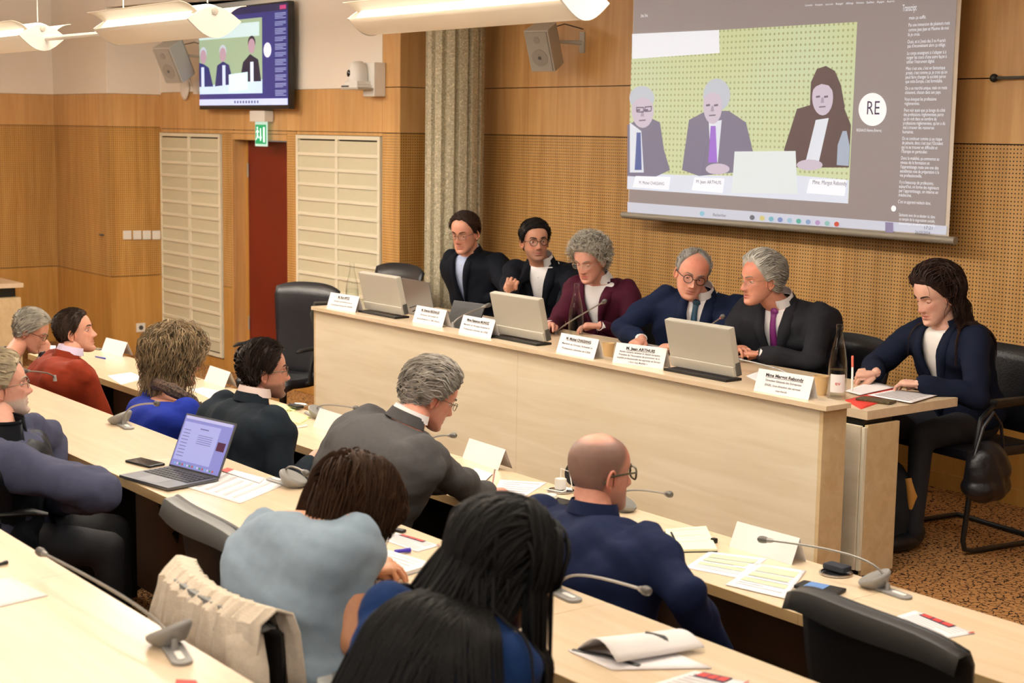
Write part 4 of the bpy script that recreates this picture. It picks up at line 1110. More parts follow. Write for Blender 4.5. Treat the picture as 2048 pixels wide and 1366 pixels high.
A3 = aud(label='woman with big greying curly hair in royal blue jumper, seen from behind', head=(352, 724, 3.16), N=(346, 796, 3.08), dir=(74, 0, 0), torso=90, fem=True, sw=.17, bulk=1.04,
    clothes=dict(mat=BLUK, name='jumper', collar=False, ttop=.94, fold=.004), skincol='#c98f79', glasses=('oval', FRB, .0018), browcol='#5a4c3c',
    hair=dict(mat=HCU, style='full', vol=.030, passes=[dict(flow=bobb, n=2400, steps=15, ds=.014, r0=.0026, lift=.026, follow=.8, curl=(.008, .95), jitter=.6, grav=.7, fall=-.05, lenvar=.5)]))
A4 = aud(label='dark-haired man with goatee and glasses in dark slate suit, seen from behind', head=(528, 742, 3.12), N=(506, 800, 3.06), dir=(70, 0, 0), torso=92, sw=.20, bulk=1.06,
    clothes=dict(mat=SUITDK, fold=.005), skincol='#c08a74', beard=('#33261f', .6), browcol='#1f1612', glasses=('rect', FRM, .0018), nose=1.1,
    R=dict(w=(625, 924, Z1+.04, 'z'), pose='rest'), hair=dict(mat=HDK, style='normal', vol=.018, passes=shortpass(sweep, 1100, 6, r=.0028, lift=.004)))
A5 = aud(label='man with wavy grey hair in grey suit bent over his notes', head=(862, 792, 3.28), N=(815, 842, 3.12), dir=(74, 26, 0), torso=84, sw=.205, bulk=1.10, hip=(-.05, -.26), neck=(0, -.11, -.165), slump=.05,
    clothes=dict(mat=SUITGR, fold=.006), skincol='#c98c78', browcol='#6d6459', glasses=('oval', FRM, .0013),
    R=dict(w=(972, 985, Z1+.05, 'z'), pose='grip', hd=(.1, .95, -.1)), L=dict(w=(940, 975, Z1+.04, 'z'), pose='rest'),
    hair=dict(mat=HIR, style='normal', vol=.018, passes=[dict(flow=back, n=1100, steps=8, ds=.012, r0=.003, lift=.010, follow=.8, wav=.006, jitter=.5)]))
A6 = aud(label='bald man with close-cropped grey sides and olive glasses in bright navy suit, back to camera', head=(1200, 945, 3.06), N=(1188, 1022, 2.99), dir=(78, 2, 0), torso=99, sw=.205, bulk=1.06, hs=1.03,
    hip=(0, -.08), clothes=dict(mat=SUITBL, fold=.006), skincol='#cc8f7a', ruddy=True, buzz='#58514c', buzztop=(.088, .112, -.035, .075), beard=('#75665c', .35), glasses=('rect', mat('olive_frame', '#3a3a20', .35), .0030), browcol='#5b4c40', glz=.002,
    R=dict(w=(1450, 1330, 3.25, 'y'), pose='rest', e=(1372, 1190, 2.98)))
A7 = aud(label='grey-bearded man with glasses at the left edge, dark vest over slate shirt, arms crossed', head=(2, 772, 1.95), N=(2, 868, 1.90), dir=(74, -6, 0), torso=62, floor=F2, sw=.20, bulk=1.15, hip=(-.02, -.02),
    clothes=dict(mat=SLT, name='shirt', fold=.007, collar=False, sleeve=(.07, .062, .048)), skincol='#cf9a86', beard=('#b5aca2', .8), browcol='#9a8f80', glasses=('oval', FRM, .0012), iris='grey',
    R=dict(w=V(ony(95, 1000, 2.12)), pose='rest', hd=(-1, .1, -.1), e=(200, 985, 2.04)), L=dict(w=V(ony(100, 1000, 2.15)), pose=None, pole=(.8, .5, -.6)),
    hair=dict(mat=HSD, style='normal', vol=.016, passes=shortpass(back, 700, 6, r=.003, lift=.006)))
A8 = aud(label='woman with brown bob in pale blue T-shirt writing, head bent low', head=(700, 1015, 2.14), N=(632, 1022, 2.07), dir=(74, 46, -8), torso=108, floor=F2, fem=True, sw=.165, bulk=1.02, Hp=(585, 1400, 1.93), neck=(-.02, -.13, -.11), slump=.05, hs=1.03,
    clothes=dict(mat=TEE, name='tshirt', short=.52, collar=False, sleeve=(.060, .058, .05), ttop=.94, fold=.006), bare=True, skincol='#c9916f', skin='warm',
    R=dict(w=(728, 1140, Z2+.045, 'z'), pose='grip', hd=(.35, .9, .0), e=(705, 1285, 2.02)), L=dict(w=(722, 1128, Z2+.05, 'z'), pose='rest', hd=(.5, .8, 0), pole=(.2, .3, -1)),
    hair=dict(mat=HBO, style='full', vol=.016, passes=[dict(flow=bob, n=3000, steps=17, ds=.015, r0=.0023, lift=.014, follow=.84, grav=1.4, jitter=.22, wav=.003, fall=-.03, lenvar=.35)]))
A9 = aud(label='woman with waist-long thin black braids in deep blue top, back to camera', head=(1004, 1132, 1.93), N=(912, 1222, 1.76), dir=(70, 22, 0), torso=112, floor=F2, fem=True, sw=.145, bulk=.96, Hp=(790, 1480, 1.66), neck=(-.02, -.10, -.16), hs=1.03,
    clothes=dict(mat=BLT, name='top', collar=False, ttop=.99, fold=.005), skincol='#5a3624', skin='dark', browcol='#0c0908',
    L=dict(w=(935, 1290, Z2+.04, 'z'), pose='rest'), R=dict(w=(1060, 1330, Z2+.04, 'z'), pose='rest'),
    hair=dict(mat=HBK, style='full', vol=.014, collide=True, passes=[
        dict(flow=lambda p: (math.copysign(.35, p.x)+random.uniform(-.6, .6), -.75, .2 if p.z > .08 else -.9), n=640, steps=50, ds=.0165, r0=.0048, lift=.008, follow=.9, grav=1.7, jitter=.12, fall=-.02, lenvar=.12, seg=5, wav=.0015, spine=1),
        *[dict(flow=lambda p: (random.uniform(-.5, .5), -.55, .1 if p.z > .08 else -1.3), n=130, steps=50, ds=.0165, r0=.0044, lift=.008, follow=.84, grav=1.9, jitter=.2, fall=-.02, lenvar=.1, seg=5, spine=1, lat=l_, roots=lambda x, y, z: y < .0) for l_ in (.25, .5, .75)],
        dict(flow=lambda p: (.9, .1, .1 if p.z > .07 else -1.0), n=60, steps=30, ds=.0165, r0=.0050, lift=.016, follow=.9, grav=1.6, jitter=.12, fall=-.02, lenvar=.2, seg=5, roots=lambda x, y, z: x > .0 and y > -.02)]))
# quilted vest of the bearded man: its own garment over the shirt
def garment(E, name, mt, bulk, top, sw, fold=.006, ff=22, collar=None):
    mb = MB(); loft_torso(mb, E['H'], E['N'], E['r'], E['f'], sw, bulk, .02, top=top)
    me = remesh(mb, .014, name, 5); wrinkle(me, fold, ff, .2, 9); me.materials.append(mt)
    o = link(name, me, E['root'], True, True, ang=70); inv = E['root'].matrix_basis.inverted()
    if collar:
        cb = MB(); ring_band(cb, axes(E['N'], E['r'], E['f'], E['s']), *collar, 26, mt)
        cb.v = [tuple(inv @ V(p)) for p in cb.v]; cb.build('collar', None, o, True, solid=.012)
    return o
garment(A7, 'vest', VEST, 1.55, .96, .225, .010, 30, (.080, .100, .060, -.02, 25, 335))
def collar_on(E, mt, name, a=(0, 0), r=(.062, .080), h=(.050, .0), ang=(35, 325), th=.004):
    inv = E['root'].matrix_basis.inverted(); cb = MB(); ring_band(cb, axes(E['N'], E['r'], E['f'], E['s']), r[0], r[1], h[0], h[1], ang[0], ang[1], 26, mt)
    cb.v = [tuple(inv @ V(p)) for p in cb.v]; return cb.build(name, None, E['root'], True, solid=th)
collar_on(A2, LIL, 'shirt_collar', r=(.063, .074), h=(.056, .02)); collar_on(A4, PNK, 'shirt_collar', r=(.063, .074), h=(.054, .02)); collar_on(A5, SHW, 'shirt_collar', r=(.064, .074), h=(.042, .015)); 
# scarf of the woman in blue
sb = MB(); Nn, rr, ff, ss = A3['N'], A3['r'], A3['f'], A3['s']
pts = [Nn+rr*.10*math.cos(R(a))+ff*(.09*math.sin(R(a))+.01)+ss*(.02-.03*math.sin(R(a))) for a in range(0, 361, 24)]
sb.tube(pts, [.028+.005*math.sin(i*2) for i in range(len(pts))], 8, SCF)
sb.tube([Nn+rr*.05+ff*.10, Nn+rr*.10+ff*.15-ss*.1, Nn+rr*.08+ff*.16-ss*.28], [.03, .034, .026], 8, SCF, flat=.5)
sb.build('scarf', None, A3['root'], True, world=True)

# chairs that show
for (lab, px, py, Y, hd, ar) in [
    ('empty black office chair with grey top edge in front of the laptop', 398, 1120, 2.02, 84, False),]:
    pass
# ---------------------------------------------------------------- things on the speakers' counter
SYM = mat('print_black', '#1c1c1e', .7); SYG = mat('print_grey', '#5c5c60', .7)
def tent(label, T0, wd, lines, group=None, h=.095, d=.032, name='name_card'):
    """folded card: T0 = left foot of the front face, x along the card, y away from the reader"""
    o0 = T0 @ V((0, 0, 0)); ax = (T0.to_3x3() @ V((1, 0, 0)))
    t = thing(name, label, 'sign', o0, math.atan2(ax.y, ax.x), group)
    MB().add([(0, 0, .0005), (wd, 0, .0005), (wd, d, h), (0, d, h)], [(0, 1, 2, 3)]).build('front_leaf', PAP, t, solid=-.0006)
    MB().add([(0, 2*d, .0005), (wd, 2*d, .0005), (wd, d, h), (0, d, h)], [(1, 0, 3, 2)]).build('rear_leaf', PAP, t, solid=-.0006)
    if lines:
        u = V((0, d, h)).normalized(); n = V((0, -h, d)).normalized()
        T = axes((wd/2, 0, 0), V((1, 0, 0)), u, n); T = T @ Matrix.Translation((0, 0, .0012))
        y = .072; nmb = MB(); smb = MB()
        big, w0 = lines[0]
        text(nmb, big, T @ Matrix.Translation((0, y, 0)), .019, SYM, 'CENTER', width=w0, bold=.03)
        nmb.add([T @ V(p) for p in ((-w0/2, y-.004, 0), (w0/2, y-.004, 0), (w0/2, y-.0027, 0), (-w0/2, y-.0027, 0))], [(0, 1, 2, 3)], SYM)
        # centre the fitted words
        tx = nmb.v[:-4]; a = min(p[0] for p in tx); b_ = max(p[0] for p in tx); sh = wd/2-(a+b_)/2
        nmb.v = [(p[0]+sh, p[1], p[2]) for p in nmb.v[:-4]]+nmb.v[-4:]
        nmb.build('printed_name', None, t)
        k = len(lines)-1; st = .024 if k <= 2 else (.020 if k == 3 else .0155); y -= st*1.02
        for tx_, w_ in lines[1:]:
            m_ = MB(); text(m_, tx_, T @ Matrix.Translation((0, y, 0)), .0125, SYG, 'LEFT', width=w_, bold=.015)
            a = min(p[0] for p in m_.v); b_ = max(p[0] for p in m_.v); sh = wd/2-(a+b_)/2
            smb.add([(p[0]+sh, p[1], p[2]) for p in m_.v], m_.f, SYG); y -= st
        smb.build('printed_title', None, t)
    return t
def tent_px(label, a, b, z, wd, lines=None, **k):
    p = onz(*a, z); q = onz(*b, z); d_ = (q-p); d_.z = 0; d_.normalize()
    T = Matrix.Translation(p) @ Matrix.Rotation(math.atan2(d_.y, d_.x), 4, 'Z')
    return tent(label, T, wd, lines, **k)
zc = .80
CARDS = [((653, 616), (706, 624.5), 'leftmost', [('M. Roy SPITZ', .115), ('Avocat et président de la', .18), ('Commission Europe de l’UNAPL', .22)]),
 ((824.5, 644), (883.7, 655), 'behind it a tablet', [('M. Etienne REGNAUD', .175), ('Directeur de l’emploi et', .17), ('de la formation à CMA France', .22)]),
 ((917, 665), (984, 678), 'left of the middle monitor', [('Mme Fabienne MUNOZ', .20), ('Membre du Groupe Artisanat et', .235), ('Professions Libérales du CESE', .22)]),
 ((1112, 704), (1191, 719.5), 'in front of the middle bottle', [('M. Michel CHASSANG', .19), ('Membre du Groupe Artisanat et', .235), ('Professions Libérales du CESE', .22)]),
 ((1224.5, 725), (1330, 739), 'left of the rightmost monitor', [('M. Jean ARTHUIS', .165), ('Ancien ministre, sénateur et député européen,', .235), ('Président de l’Association de promotion de la', .235), ('mobilité professionnelle des apprentis en Europe', .25), ('« Euro App Mobility »', .11)]),
 ((1507, 781.5), (1617, 800.5), 'at the right end', [('Mme Margot Rebondy', .20), ('Direction Générale des Entreprises', .19), ('(DGE), Sous-direction des services', .19), ('marchands', .06)])]
for a, b_, w_, ln in CARDS:
    tent_px('white folded name card with printed lines on the counter, %s' % w_, a, b_, zc, .292, ln, group='printed name cards on the counter')
# monitors seen from behind
def monitor(label, a, b_, group='grey monitors on the counter'):
    p = ony(*a, 4.90); q = ony(*b_, 4.90); wd = .415
    t = thing('monitor', label, 'monitor', (p.x, 4.885, zc), 0, group)
    Tt = Matrix.Translation((0, .06, .012)) @ Matrix.Rotation(R(-90+ -0), 4, 'X')
    tilt = R(14)
    T = Matrix.Translation((0, .045, .02)) @ Matrix.Rotation(tilt, 4, 'X')
    MB().box((0, 0, .045), (wd, .036, .225), LGR, T).build('shell', None, t, bevel=.006)
    MB().box((0.004, -.006, .0), (wd-.004, .034, .047), SIL, T).build('hinge_bar', None, t, bevel=.004)
    MB().box((.006, -.01, -.0), (wd-.006, .09, .012)).build('base_plate', BLK, t, bevel=.002)
    MB().box((wd-.004, .008, .0), (wd+.006, .034, .06), DGY, T).build('hinge', None, t, bevel=.002)
    MB().box((.012, .0365, .055), (wd-.012, .038, .215), BLK, T).build('screen', None, t)
    return t
monitor('grey monitor seen from behind, leftmost of three, beside the first name card', (722, 629), (813, 642))
monitor('grey monitor seen from behind, middle of three, before the bearded speaker', (985, 667), (1107, 699))
monitor('grey monitor seen from behind, rightmost of three, before the white-haired speaker', (1333, 743), (1490, 772))
# glass bottles
def thin_glass(name, col, gl):
    m = bpy.data.materials.new(name); m.use_nodes = True; nt = m.node_tree; nt.nodes.remove(nt.nodes['Principled BSDF'])
    a = nd(nt, 'ShaderNodeBsdfTransparent'); a.inputs[0].default_value = (*col, 1); b_ = nd(nt, 'ShaderNodeBsdfGlossy'); b_.inputs['Roughness'].default_value = .04
    lw_ = nd(nt, 'ShaderNodeLayerWeight'); lw_.inputs[0].default_value = gl; x = nd(nt, 'ShaderNodeMixShader')
    nt.links.new(lw_.outputs['Facing'], x.inputs[0]); nt.links.new(a.outputs[0], x.inputs[1]); nt.links.new(b_.outputs[0], x.inputs[2]); nt.links.new(x.outputs[0], nt.nodes['Material Output'].inputs[0]); return m
GL = thin_glass('clear_bottle_glass', (.97, .985, .98), .14)
WAT = thin_glass('water', (.96, .975, .97), .06)
KRF = mat('kraft_paper', '#c8a878', .8); KRF2 = mat('kraft_inside', '#b8935f', .8)
REDP = mat('label_red', '#c22a25', .6)
def bottle(label, px, py, z, level=.5, lab=False):
    p = onz(px, py, z)
    t = thing('glass_bottle', label, 'bottle', (p.x, p.y, z), 0, 'glass water bottles on the speakers desk')
    o_ = [(.034, 0), (.0395, .004), (.041, .02), (.041, .13), (.0395, .165), (.033, .21), (.021, .262), (.0145, .292), (.0135, .315), (.0155, .318), (.0155, .33), (.0125, .332)]
    i_ = [(.0105, .332), (.011, .31), (.012, .292), (.018, .262), (.030, .21), (.0365, .165), (.038, .13), (.038, .012), (.001, .010)]
    MB().lathe(o_, 28, GL, cap=False).build('glass', None, t, True)
    hw = .33*level
    wpr = [(.001, .0105), (.0376, .0125), (.0376, min(hw, .13))] + ([(.036, .165)] if hw > .165 else []) + [(np.interp(hw, [.13, .165, .21, .262], [.0376, .0361, .0296, .0176]), hw), (.001, hw)]
    MB().lathe(wpr, 28, WAT, cap=False).build('water', None, t, True)
    if lab:
        P = [[(.0414*math.cos(R(a)), .0414*math.sin(R(a)), h) for h in (.035, .115)] for a in range(-95, 6, 8)]
        l_ = MB().grid(P).build('paper_label', PAP, t, True)
        tb = MB(); a = R(-52); T = axes((.0418*math.cos(a), .0418*math.sin(a), .068), (-math.sin(a), math.cos(a), 0), (0, 0, 1), (math.cos(a), math.sin(a), 0)) @ Matrix.Translation((-.008, 0, .0015))
        text(tb, 'ev', T, .026, REDP); tb.build('label_print', None, l_)
    return t
bottle('clear glass water bottle behind the leftmost name card', 704, 633, .74, .52)
bottle('clear glass water bottle in front of the woman in burgundy velvet', 1151, 688, .74, .58)
bottle('clear glass bottle with white and red label at the right end of the counter', 1673, 798, .74, .40, True)
def cup(label, px, py, z, s=1.0):
    p = onz(px, py, z); t = thing('paper_cup', label, 'cup', (p.x, p.y, z), 0, 'brown paper cups on the speakers desk')
    MB().lathe([(.025*s, 0), (.036*s, .082*s), (.0375*s, .083*s), (.0375*s, .087*s), (.034*s, .086*s), (.0235*s, .004), (.001, .004)], 24, KRF).build('cup_wall', None, t, True)
    MB().lathe([(.0245*s, .001), (.0245*s, .0035), (.001, .0036)], 20, KRF2).build('cup_bottom', None, t, True)
    return t
cup('brown paper cup behind the third name card', 962, 672, .74, .85)
cup('brown paper cup right of the middle bottle, in front of the balding speaker', 1216, 716, .74, .9)
cup('brown paper cup next to the labelled bottle at the right end', 1641, 790, .74, 1.0)
cup('low brown paper cup just behind the fourth name card', 1181, 703, .74, .6)
# gooseneck microphones
MET = mat('mic_stem_metal', '#8e8b86', .35, .6); MHD = mat('mic_head_grille', '#5d5a57', .5, .4); BAS = mat('mic_base_grey', '#8f8d8a', .5, .15); BAS2 = mat('mic_speaker_disc', '#7f7d79', .6, .1)
def mic(label, base, z, tip, tipY, heading=None, group='gooseneck microphones', disc=True, led=False, rise=.11, dark=False, zt=None, floor=None):
    p = onz(*base, z); q = ony(*tip, tipY)
    t = thing('gooseneck_microphone', label, 'microphone', p, 0, group); q = q - p
    if disc:
        h_ = heading if heading is not None else 0.0; a = Matrix.Rotation(h_, 4, 'Z')
        MB().prism([(.045*math.cos(R(k)), .02*math.sin(R(k))) if False else ((.055 if math.cos(R(k)) > 0 else -.055)+.022*math.cos(R(k)), .024*math.sin(R(k))) for k in range(0, 360, 15)], .008, BAS, a @ Matrix.Translation((.02, 0, 0))).build('base_plate', None, t, bevel=.002)
        MB().prism([(((.02 if math.cos(R(k)) > 0 else -.02)+.008*math.cos(R(k))), .008*math.sin(R(k))) for k in range(0, 360, 20)], .003, WHT, a @ Matrix.Translation((.05, 0, .008))).build('talk_button', None, t)
        T = a @ Matrix.Translation((-.055, 0, .028)) @ Matrix.Rotation(R(-20), 4, 'Y') @ Matrix.Rotation(R(16), 4, 'X')
        d_ = MB().lathe([(.030, -.026), (.050, -.004), (.055, .004), (.055, .010), (.052, .014), (.048, .014)], 32, BAS, T).build('speaker_housing', None, t, True)
        MB().lathe([(.001, .0125), (.048, .0125), (.048, .0150), (.001, .0155)], 32, BAS2, T, cap=False).build('speaker_disc', None, d_, True)
    m_ = MB(); mid = V((q.x*.12, q.y*.12, rise)); pts = []
    A, B_, C_ = V((0, 0, 0)), V((0, 0, rise*1.15)), q
    rise *= .55
    for k in range(15):
        s_ = k/14; pts.append(A*(1-s_)**3 + V((0, 0, rise*.9))*3*s_*(1-s_)**2 + (V((0, 0, rise*1.25))+q*.12)*3*s_*s_*(1-s_) + C_*s_**3)
    m_.tube(pts, .0038, 8, MET); m_.tube([V((0, 0, 0)), V((0, 0, .03))], [.011, .006], 10, BAS); m_.build('stem', None, t, True)
    dn = (pts[-1]-pts[-2]).normalized()
    h_ = MB().tube([q-dn*.028, q-dn*.02, q-dn*.005], [.005, .0075, .0085], 10, MET if not led else mat('mic_ring_lit', '#e0303a', .3, emit=2.5))
    h_.build('collar', None, t, True)
    MB().tube([q-dn*.006, q, q+dn*.012, q+dn*.024, q+dn*.031], [.0085, .011, .0125, .0115, .006], 14, MHD).build('microphone_head', None, t, True)
    return t
mic('slim gooseneck microphone curving left of the middle monitor', (905, 655), .80, (972, 612), 5.15, disc=False, rise=.07)
mic('gooseneck microphone in front of the woman in burgundy velvet', (1112, 668), .74, (1207, 604), 5.35, disc=False, rise=.04)
mic('gooseneck microphone with lit red ring between the balding and white-haired speakers', (1375, 690), .74, (1444, 634), 5.45, disc=False, led=True, rise=.03)
mic('gooseneck microphone reaching back behind the last name card', (1590, 768), .74, (1480, 719), 5.45, disc=False, rise=.08)

def slab(name, label, cat, px, py, z, wd, dp, th, rz, m, bevel=.003, group=None, parts=True):
    p = onz(px, py, z); t = thing(name, label, cat, p, R(rz), group)
    MB().box((-wd/2, -dp/2, 0), (wd/2, dp/2, th)).build('body', m, t, bevel=bevel)
    return t, p
ALU = mat('laptop_aluminium', '#8a8a8c', .35, .7); ALUD = mat('laptop_grey', '#5e5f63', .38, .6)
# laptop of the first speaker (its lid from behind)
p = onz(862, 632, .74)
t = thing('laptop', 'silver laptop seen from behind, in front of the first speaker', 'laptop', (p.x, 5.36, .74), R(-4))
MB().box((-.17, 0, 0), (.17, .235, .014)).build('base', ALU, t, bevel=.004)
MB().box((-.17, -.006, .008), (.17, 0, .235), ALU, Matrix.Rotation(R(12), 4, 'X')).build('lid', None, t, bevel=.003)
# black tablet on its stand
p = onz(905, 655, .76); q = ony(935, 655, 5.12)
t = thing('tablet', 'black tablet leaning on its stand beside the second name card', 'tablet', (q.x-.05, 5.10, .74), R(8))
MB().box((-.13, 0, 0), (.13, .008, .19), BLK, Matrix.Rotation(R(-24), 4, 'X')).build('back_cover', None, t, bevel=.003)
MB().box((-.125, .09, .0), (.125, .17, .005)).build('stand_flap', BLK, t, bevel=.001)
# cables behind the leftmost monitor
t = thing('cable_loop', 'loops of black cable hanging behind the leftmost monitor', 'cable', (ony(830, 640, 5.05).x, 5.08, .74))
for k in range(3):
    MB().tube([(-.10+.03*k, 0, .10-.02*k), (-.04, .02, .12-.02*k), (.03, .0, .115-.03*k), (.07+.02*k, -.02, .07), (.05+.03*k, -.01, .005)], .0035, 6, BLK).build('cable', None, t, True)
# papers, folder, pen, phones at the right end
SMP = mat('printed_paper', '#ece8ea', .8)
def sheet(label, corners, z, m=None, name='paper_sheet', cat='paper', group=None, text_lines=0, tm=None, curl=0.0, stripes=None, deco=None, th=.0012):
    """a sheet lying flat, corners in reading order"""
    P = [onz(*c, z) for c in corners]; c0 = sum(P, V())/4; t = thing(name, label, cat, c0, 0, group)
    n = 8; G = []
    for i in range(n+1):
        row = []
        for j in range(n+1):
            u, v = i/n, j/n; q = P[0].lerp(P[1], u).lerp(P[3].lerp(P[2], u), v)-c0
            row.append(V((q.x, q.y, .0008+curl*(max(0, u-.55)**2+max(0, .4-v)**2*.6)*4*.25)))
        G.append(row)
    MB().grid(G).build('sheet', m or PAP, t, True, solid=th)
    def pt(u, v, dz=.0018):
        q = P[0].lerp(P[1], u).lerp(P[3].lerp(P[2], u), v)-c0; return V((q.x, q.y, .0008+th+dz*.5+curl*(max(0, u-.55)**2+max(0, .4-v)**2*.6)))
    if text_lines:
        mb = MB(); rnd = random.Random(len(label))
        for k in range(text_lines):
            v = .10+.82*k/text_lines; e = .90 if rnd.random() > .2 else rnd.uniform(.4, .8); u0 = .1
            h_ = .30/text_lines
            mb.add([pt(u0, v), pt(e, v), pt(e, v+h_), pt(u0, v+h_)], [(0, 1, 2, 3)], tm or mat('faint_print', '#b9b5b8', .8))
        mb.build('printed_lines', None, t)
    if stripes:
        for si, (nm, c_, rects) in enumerate(stripes):
            mb = MB(); zz_ = .003+si*.002
            for (u0, u1, v0, v1) in rects: mb.add([pt(u0, v0, zz_), pt(u1, v0, zz_), pt(u1, v1, zz_), pt(u0, v1, zz_)], [(0, 1, 2, 3)], c_)
            mb.build(nm, None, t)
    return t
REDF = mat('red_folder', '#d5392c', .5); PRB = mat('print_blue', '#22264f', .6); PRR = mat('print_red', '#c63a34', .6)
HIG = mat('highlighter_green', '#cfe0a8', .8); YPP = mat('pale_yellow_paper', '#ecebc0', .8); GPR = mat('green_yellow_pad', '#dfe39a', .8)
sheet('red cardboard folder under papers at the table end', [(1690, 800), (1722, 818), (1800, 790), (1785, 776)], .742, REDF, 'folder', 'folder', th=.004)
sheet('sheet under the hands of the woman writing', [(1690, 782), (1720, 790), (1790, 775), (1745, 762)], .746, SMP, group=None)
sheet('printed sheet on a black folder at the right end of the table', [(1735, 790), (1822, 806), (1876, 790), (1790, 779)], .748, SMP, text_lines=7)
t, p = slab('mobile_phone', 'phone in a brown studded case at the corner of the speakers table', 'phone', 1752, 803, .742, .16, .075, .012, 14, mat('case_brown', '#55492f', .5, var=.5, scale=120), .005)
t = thing('pen', 'white pen with red cap in the hand of the woman writing', 'pen', ony(1703, 788, 5.36))
p0 = ony(1704, 784, 5.38); p1 = ony(1705, 735, 5.44); p2 = ony(1705, 712, 5.46)
MB().tube([p0, p0.lerp(p1, .1), p1], [.001, .005, .005], 8, WHT).build('barrel', None, t, True, world=True)
MB().tube([p1, p2], [.0055, .0055], 8, mat('pen_red', '#d9644c', .5)).build('cap', None, t, True, world=True)
sheet('loose notes behind the right monitor on the desk', [(1492, 752), (1530, 770), (1560, 752), (1520, 742)], .742, SMP)
sheet('papers lying in front of the bearded speaker, beside the paper cup', [(945, 645), (985, 655), (1000, 640), (965, 633)], .742, SMP)
sheet('open notes in front of the balding speaker', [(1250, 690), (1330, 712), (1345, 700), (1275, 683)], .742, SMP, text_lines=5)

# ---------------------------------------------------------------- chairs
q = ony(648, 640, 5.45)
task_chair('empty black leather office chair at far left, beside the red door', (-9.36, 5.2, FLO), R(-158), True, .22, 'empty chairs left of the speakers', rim=False, w=.28, leather=True)
task_chair('empty black chair behind the leftmost monitor', (-9.12, 5.72, FLO), R(180), True, .36, 'empty chairs left of the speakers', rim=False, w=.30, leather=True)
for E_, lab, k in ((P1, 'black chair behind the first speaker', 0), (P2, 'black chair behind the second speaker', 0), (P3, 'black chair behind the woman in burgundy velvet', .0), (P4, 'black chair behind the balding speaker', 0)):
    task_chair(lab, (E_['H'].x, E_['H'].y-.02, 0), math.atan2(E_['f'].y, E_['f'].x)-PI/2, False, 0, 'chairs of the speakers', rim=False, leather=True)
q = ony(1690, 700, 6.15)
task_chair('black leather chair showing beside the white-haired speaker', (q.x-.12, 6.02, 0), R(180-8), False, -.02, 'chairs of the speakers', rim=False, leather=True, w=.30)
task_chair('black chair under the white-haired speaker', (P5['H'].x, P5['H'].y, 0), R(180+10), False, -.1, 'chairs of the speakers', rim=False, leather=True)
loop_chair('black cantilever chair of the woman writing at the table end', (P6['H'].x+.03, P6['H'].y-.03, 0), R(172))
AC = mat('chair_rim_light', '#6f706e', .45)
for E_, lab in ((A1, 'black chair of the woman with ring-print blouse'), (A2, 'black chair of the man in rust-red velvet'), (A3, 'black chair with grey rim behind the woman in royal blue'), (A4, 'black chair behind the man in dark slate suit'),
                (A5, 'black chair behind the man in grey suit'), (A6, 'black chair behind the bald man in navy')):
    task_chair(lab, (E_['H'].x, E_['H'].y+.03, FLO), 0, False, -.10, 'chairs of the first row', col=AC)
task_chair('black chair with a long armrest loop under the grey-bearded man', (A7['H'].x, A7['H'].y, F2), R(-20), True, -.12, 'chairs of the second row', col=AC)
def chair_px(label, px, py, z, floor, tall, rz, w, group, col, arms=False):
    c = onz(px, py, z); v = Matrix.Rotation(R(rz), 3, 'Z') @ V((0, -.335, 0))
    return task_chair(label, (c.x-v.x, c.y-v.y, floor), R(rz), arms, tall, group, col=col, w=w)
G2 = 'chairs of the second row'
CH8 = chair_px('black chair under the woman in the pale T-shirt, cream cardigan over its back', 425, 1172, .732, F2, .005, -2, .27, G2, AC, True)
chair_px('black chair with grey rim under the woman with braids', 712, 1392, .70, F2, -.03, -14, .26, G2, AC, True)
chair_px('empty black chair with shiny grey rim in front of the open laptop', 400, 1012, .752, F2, .025, -4, .30, G2, AC)
chair_px('empty black chair with dark rim at the lower right, tucked to the nearest desk', 1737, 1222, .67, FLO, .10, -6, .31, 'chairs of the first row', mat('chair_rim_dark', '#3a3a39', .45))
chair_px('empty chair whose dark flared rim shows left of the bald man', 1108, 1040, .64, FLO, .07, -6, .28, 'chairs of the first row', mat('chair_rim_dark', '#3a3a39', .45))
# ---------------------------------------------------------------- things on the audience desks
def bt(label, a, b_, c=None): return tent_px(label, a, b_, Z1, .285, None, h=.088, d=.038, group='blank folded cards on the first desk')
bt('blank white folded card beside the man in rust-red velvet', (202, 703), (250, 715))
bt('blank white folded card between the woman in royal blue and the man in slate suit', (408, 762), (461, 781))
bt('blank white folded card left of the man in grey suit', (626, 853), (685, 872))
bt('blank white folded card right of the man in grey suit', (924, 917), (1010, 946))
bt('blank white folded card right of the bald man, behind a microphone', (1458, 1094), (1592, 1133))
HP = 'gooseneck microphones on the audience desks'
mic('grey microphone with round speaker behind the woman in royal blue', (248, 852), Z2, (312, 807), 2.62, R(-8), HP, rise=.13)
mic('grey microphone between the man in slate suit and a blank card', (628, 832), Z1, (710, 816), 3.78, R(170), HP, rise=.10)
mic('grey microphone partly hidden behind the woman in T-shirt', (568, 968), Z2, (610, 945), 2.70, R(185), HP, rise=.12)
mic('microphone head showing just above the grey suit shoulder', (850, 910), Z1, (903, 871), 3.85, R(170), HP, rise=.12)
mic('microphone stretching right of the bald man face', (1230, 1015), Z1, (1335, 988), 3.78, R(170), HP, rise=.12)
mic('large grey microphone bending left over the first desk at right', (1775, 1184), Z1, (1532, 1080), 3.78, R(-6), HP, rise=.16)
mic('microphone with long stem lying across the braided woman side', (1118, 1188), Z2, (1288, 1180), 2.55, R(-6), HP, rise=.115)
mic('large blurred microphone on the desk at the bottom left', (350, 1305), Z3, (85, 1106), 1.43, R(-14), HP, rise=.10)
mic('small microphone in front of the ring-print blouse', (110, 762), Z2, (52, 742), 2.72, R(170), HP, rise=.06, disc=False)
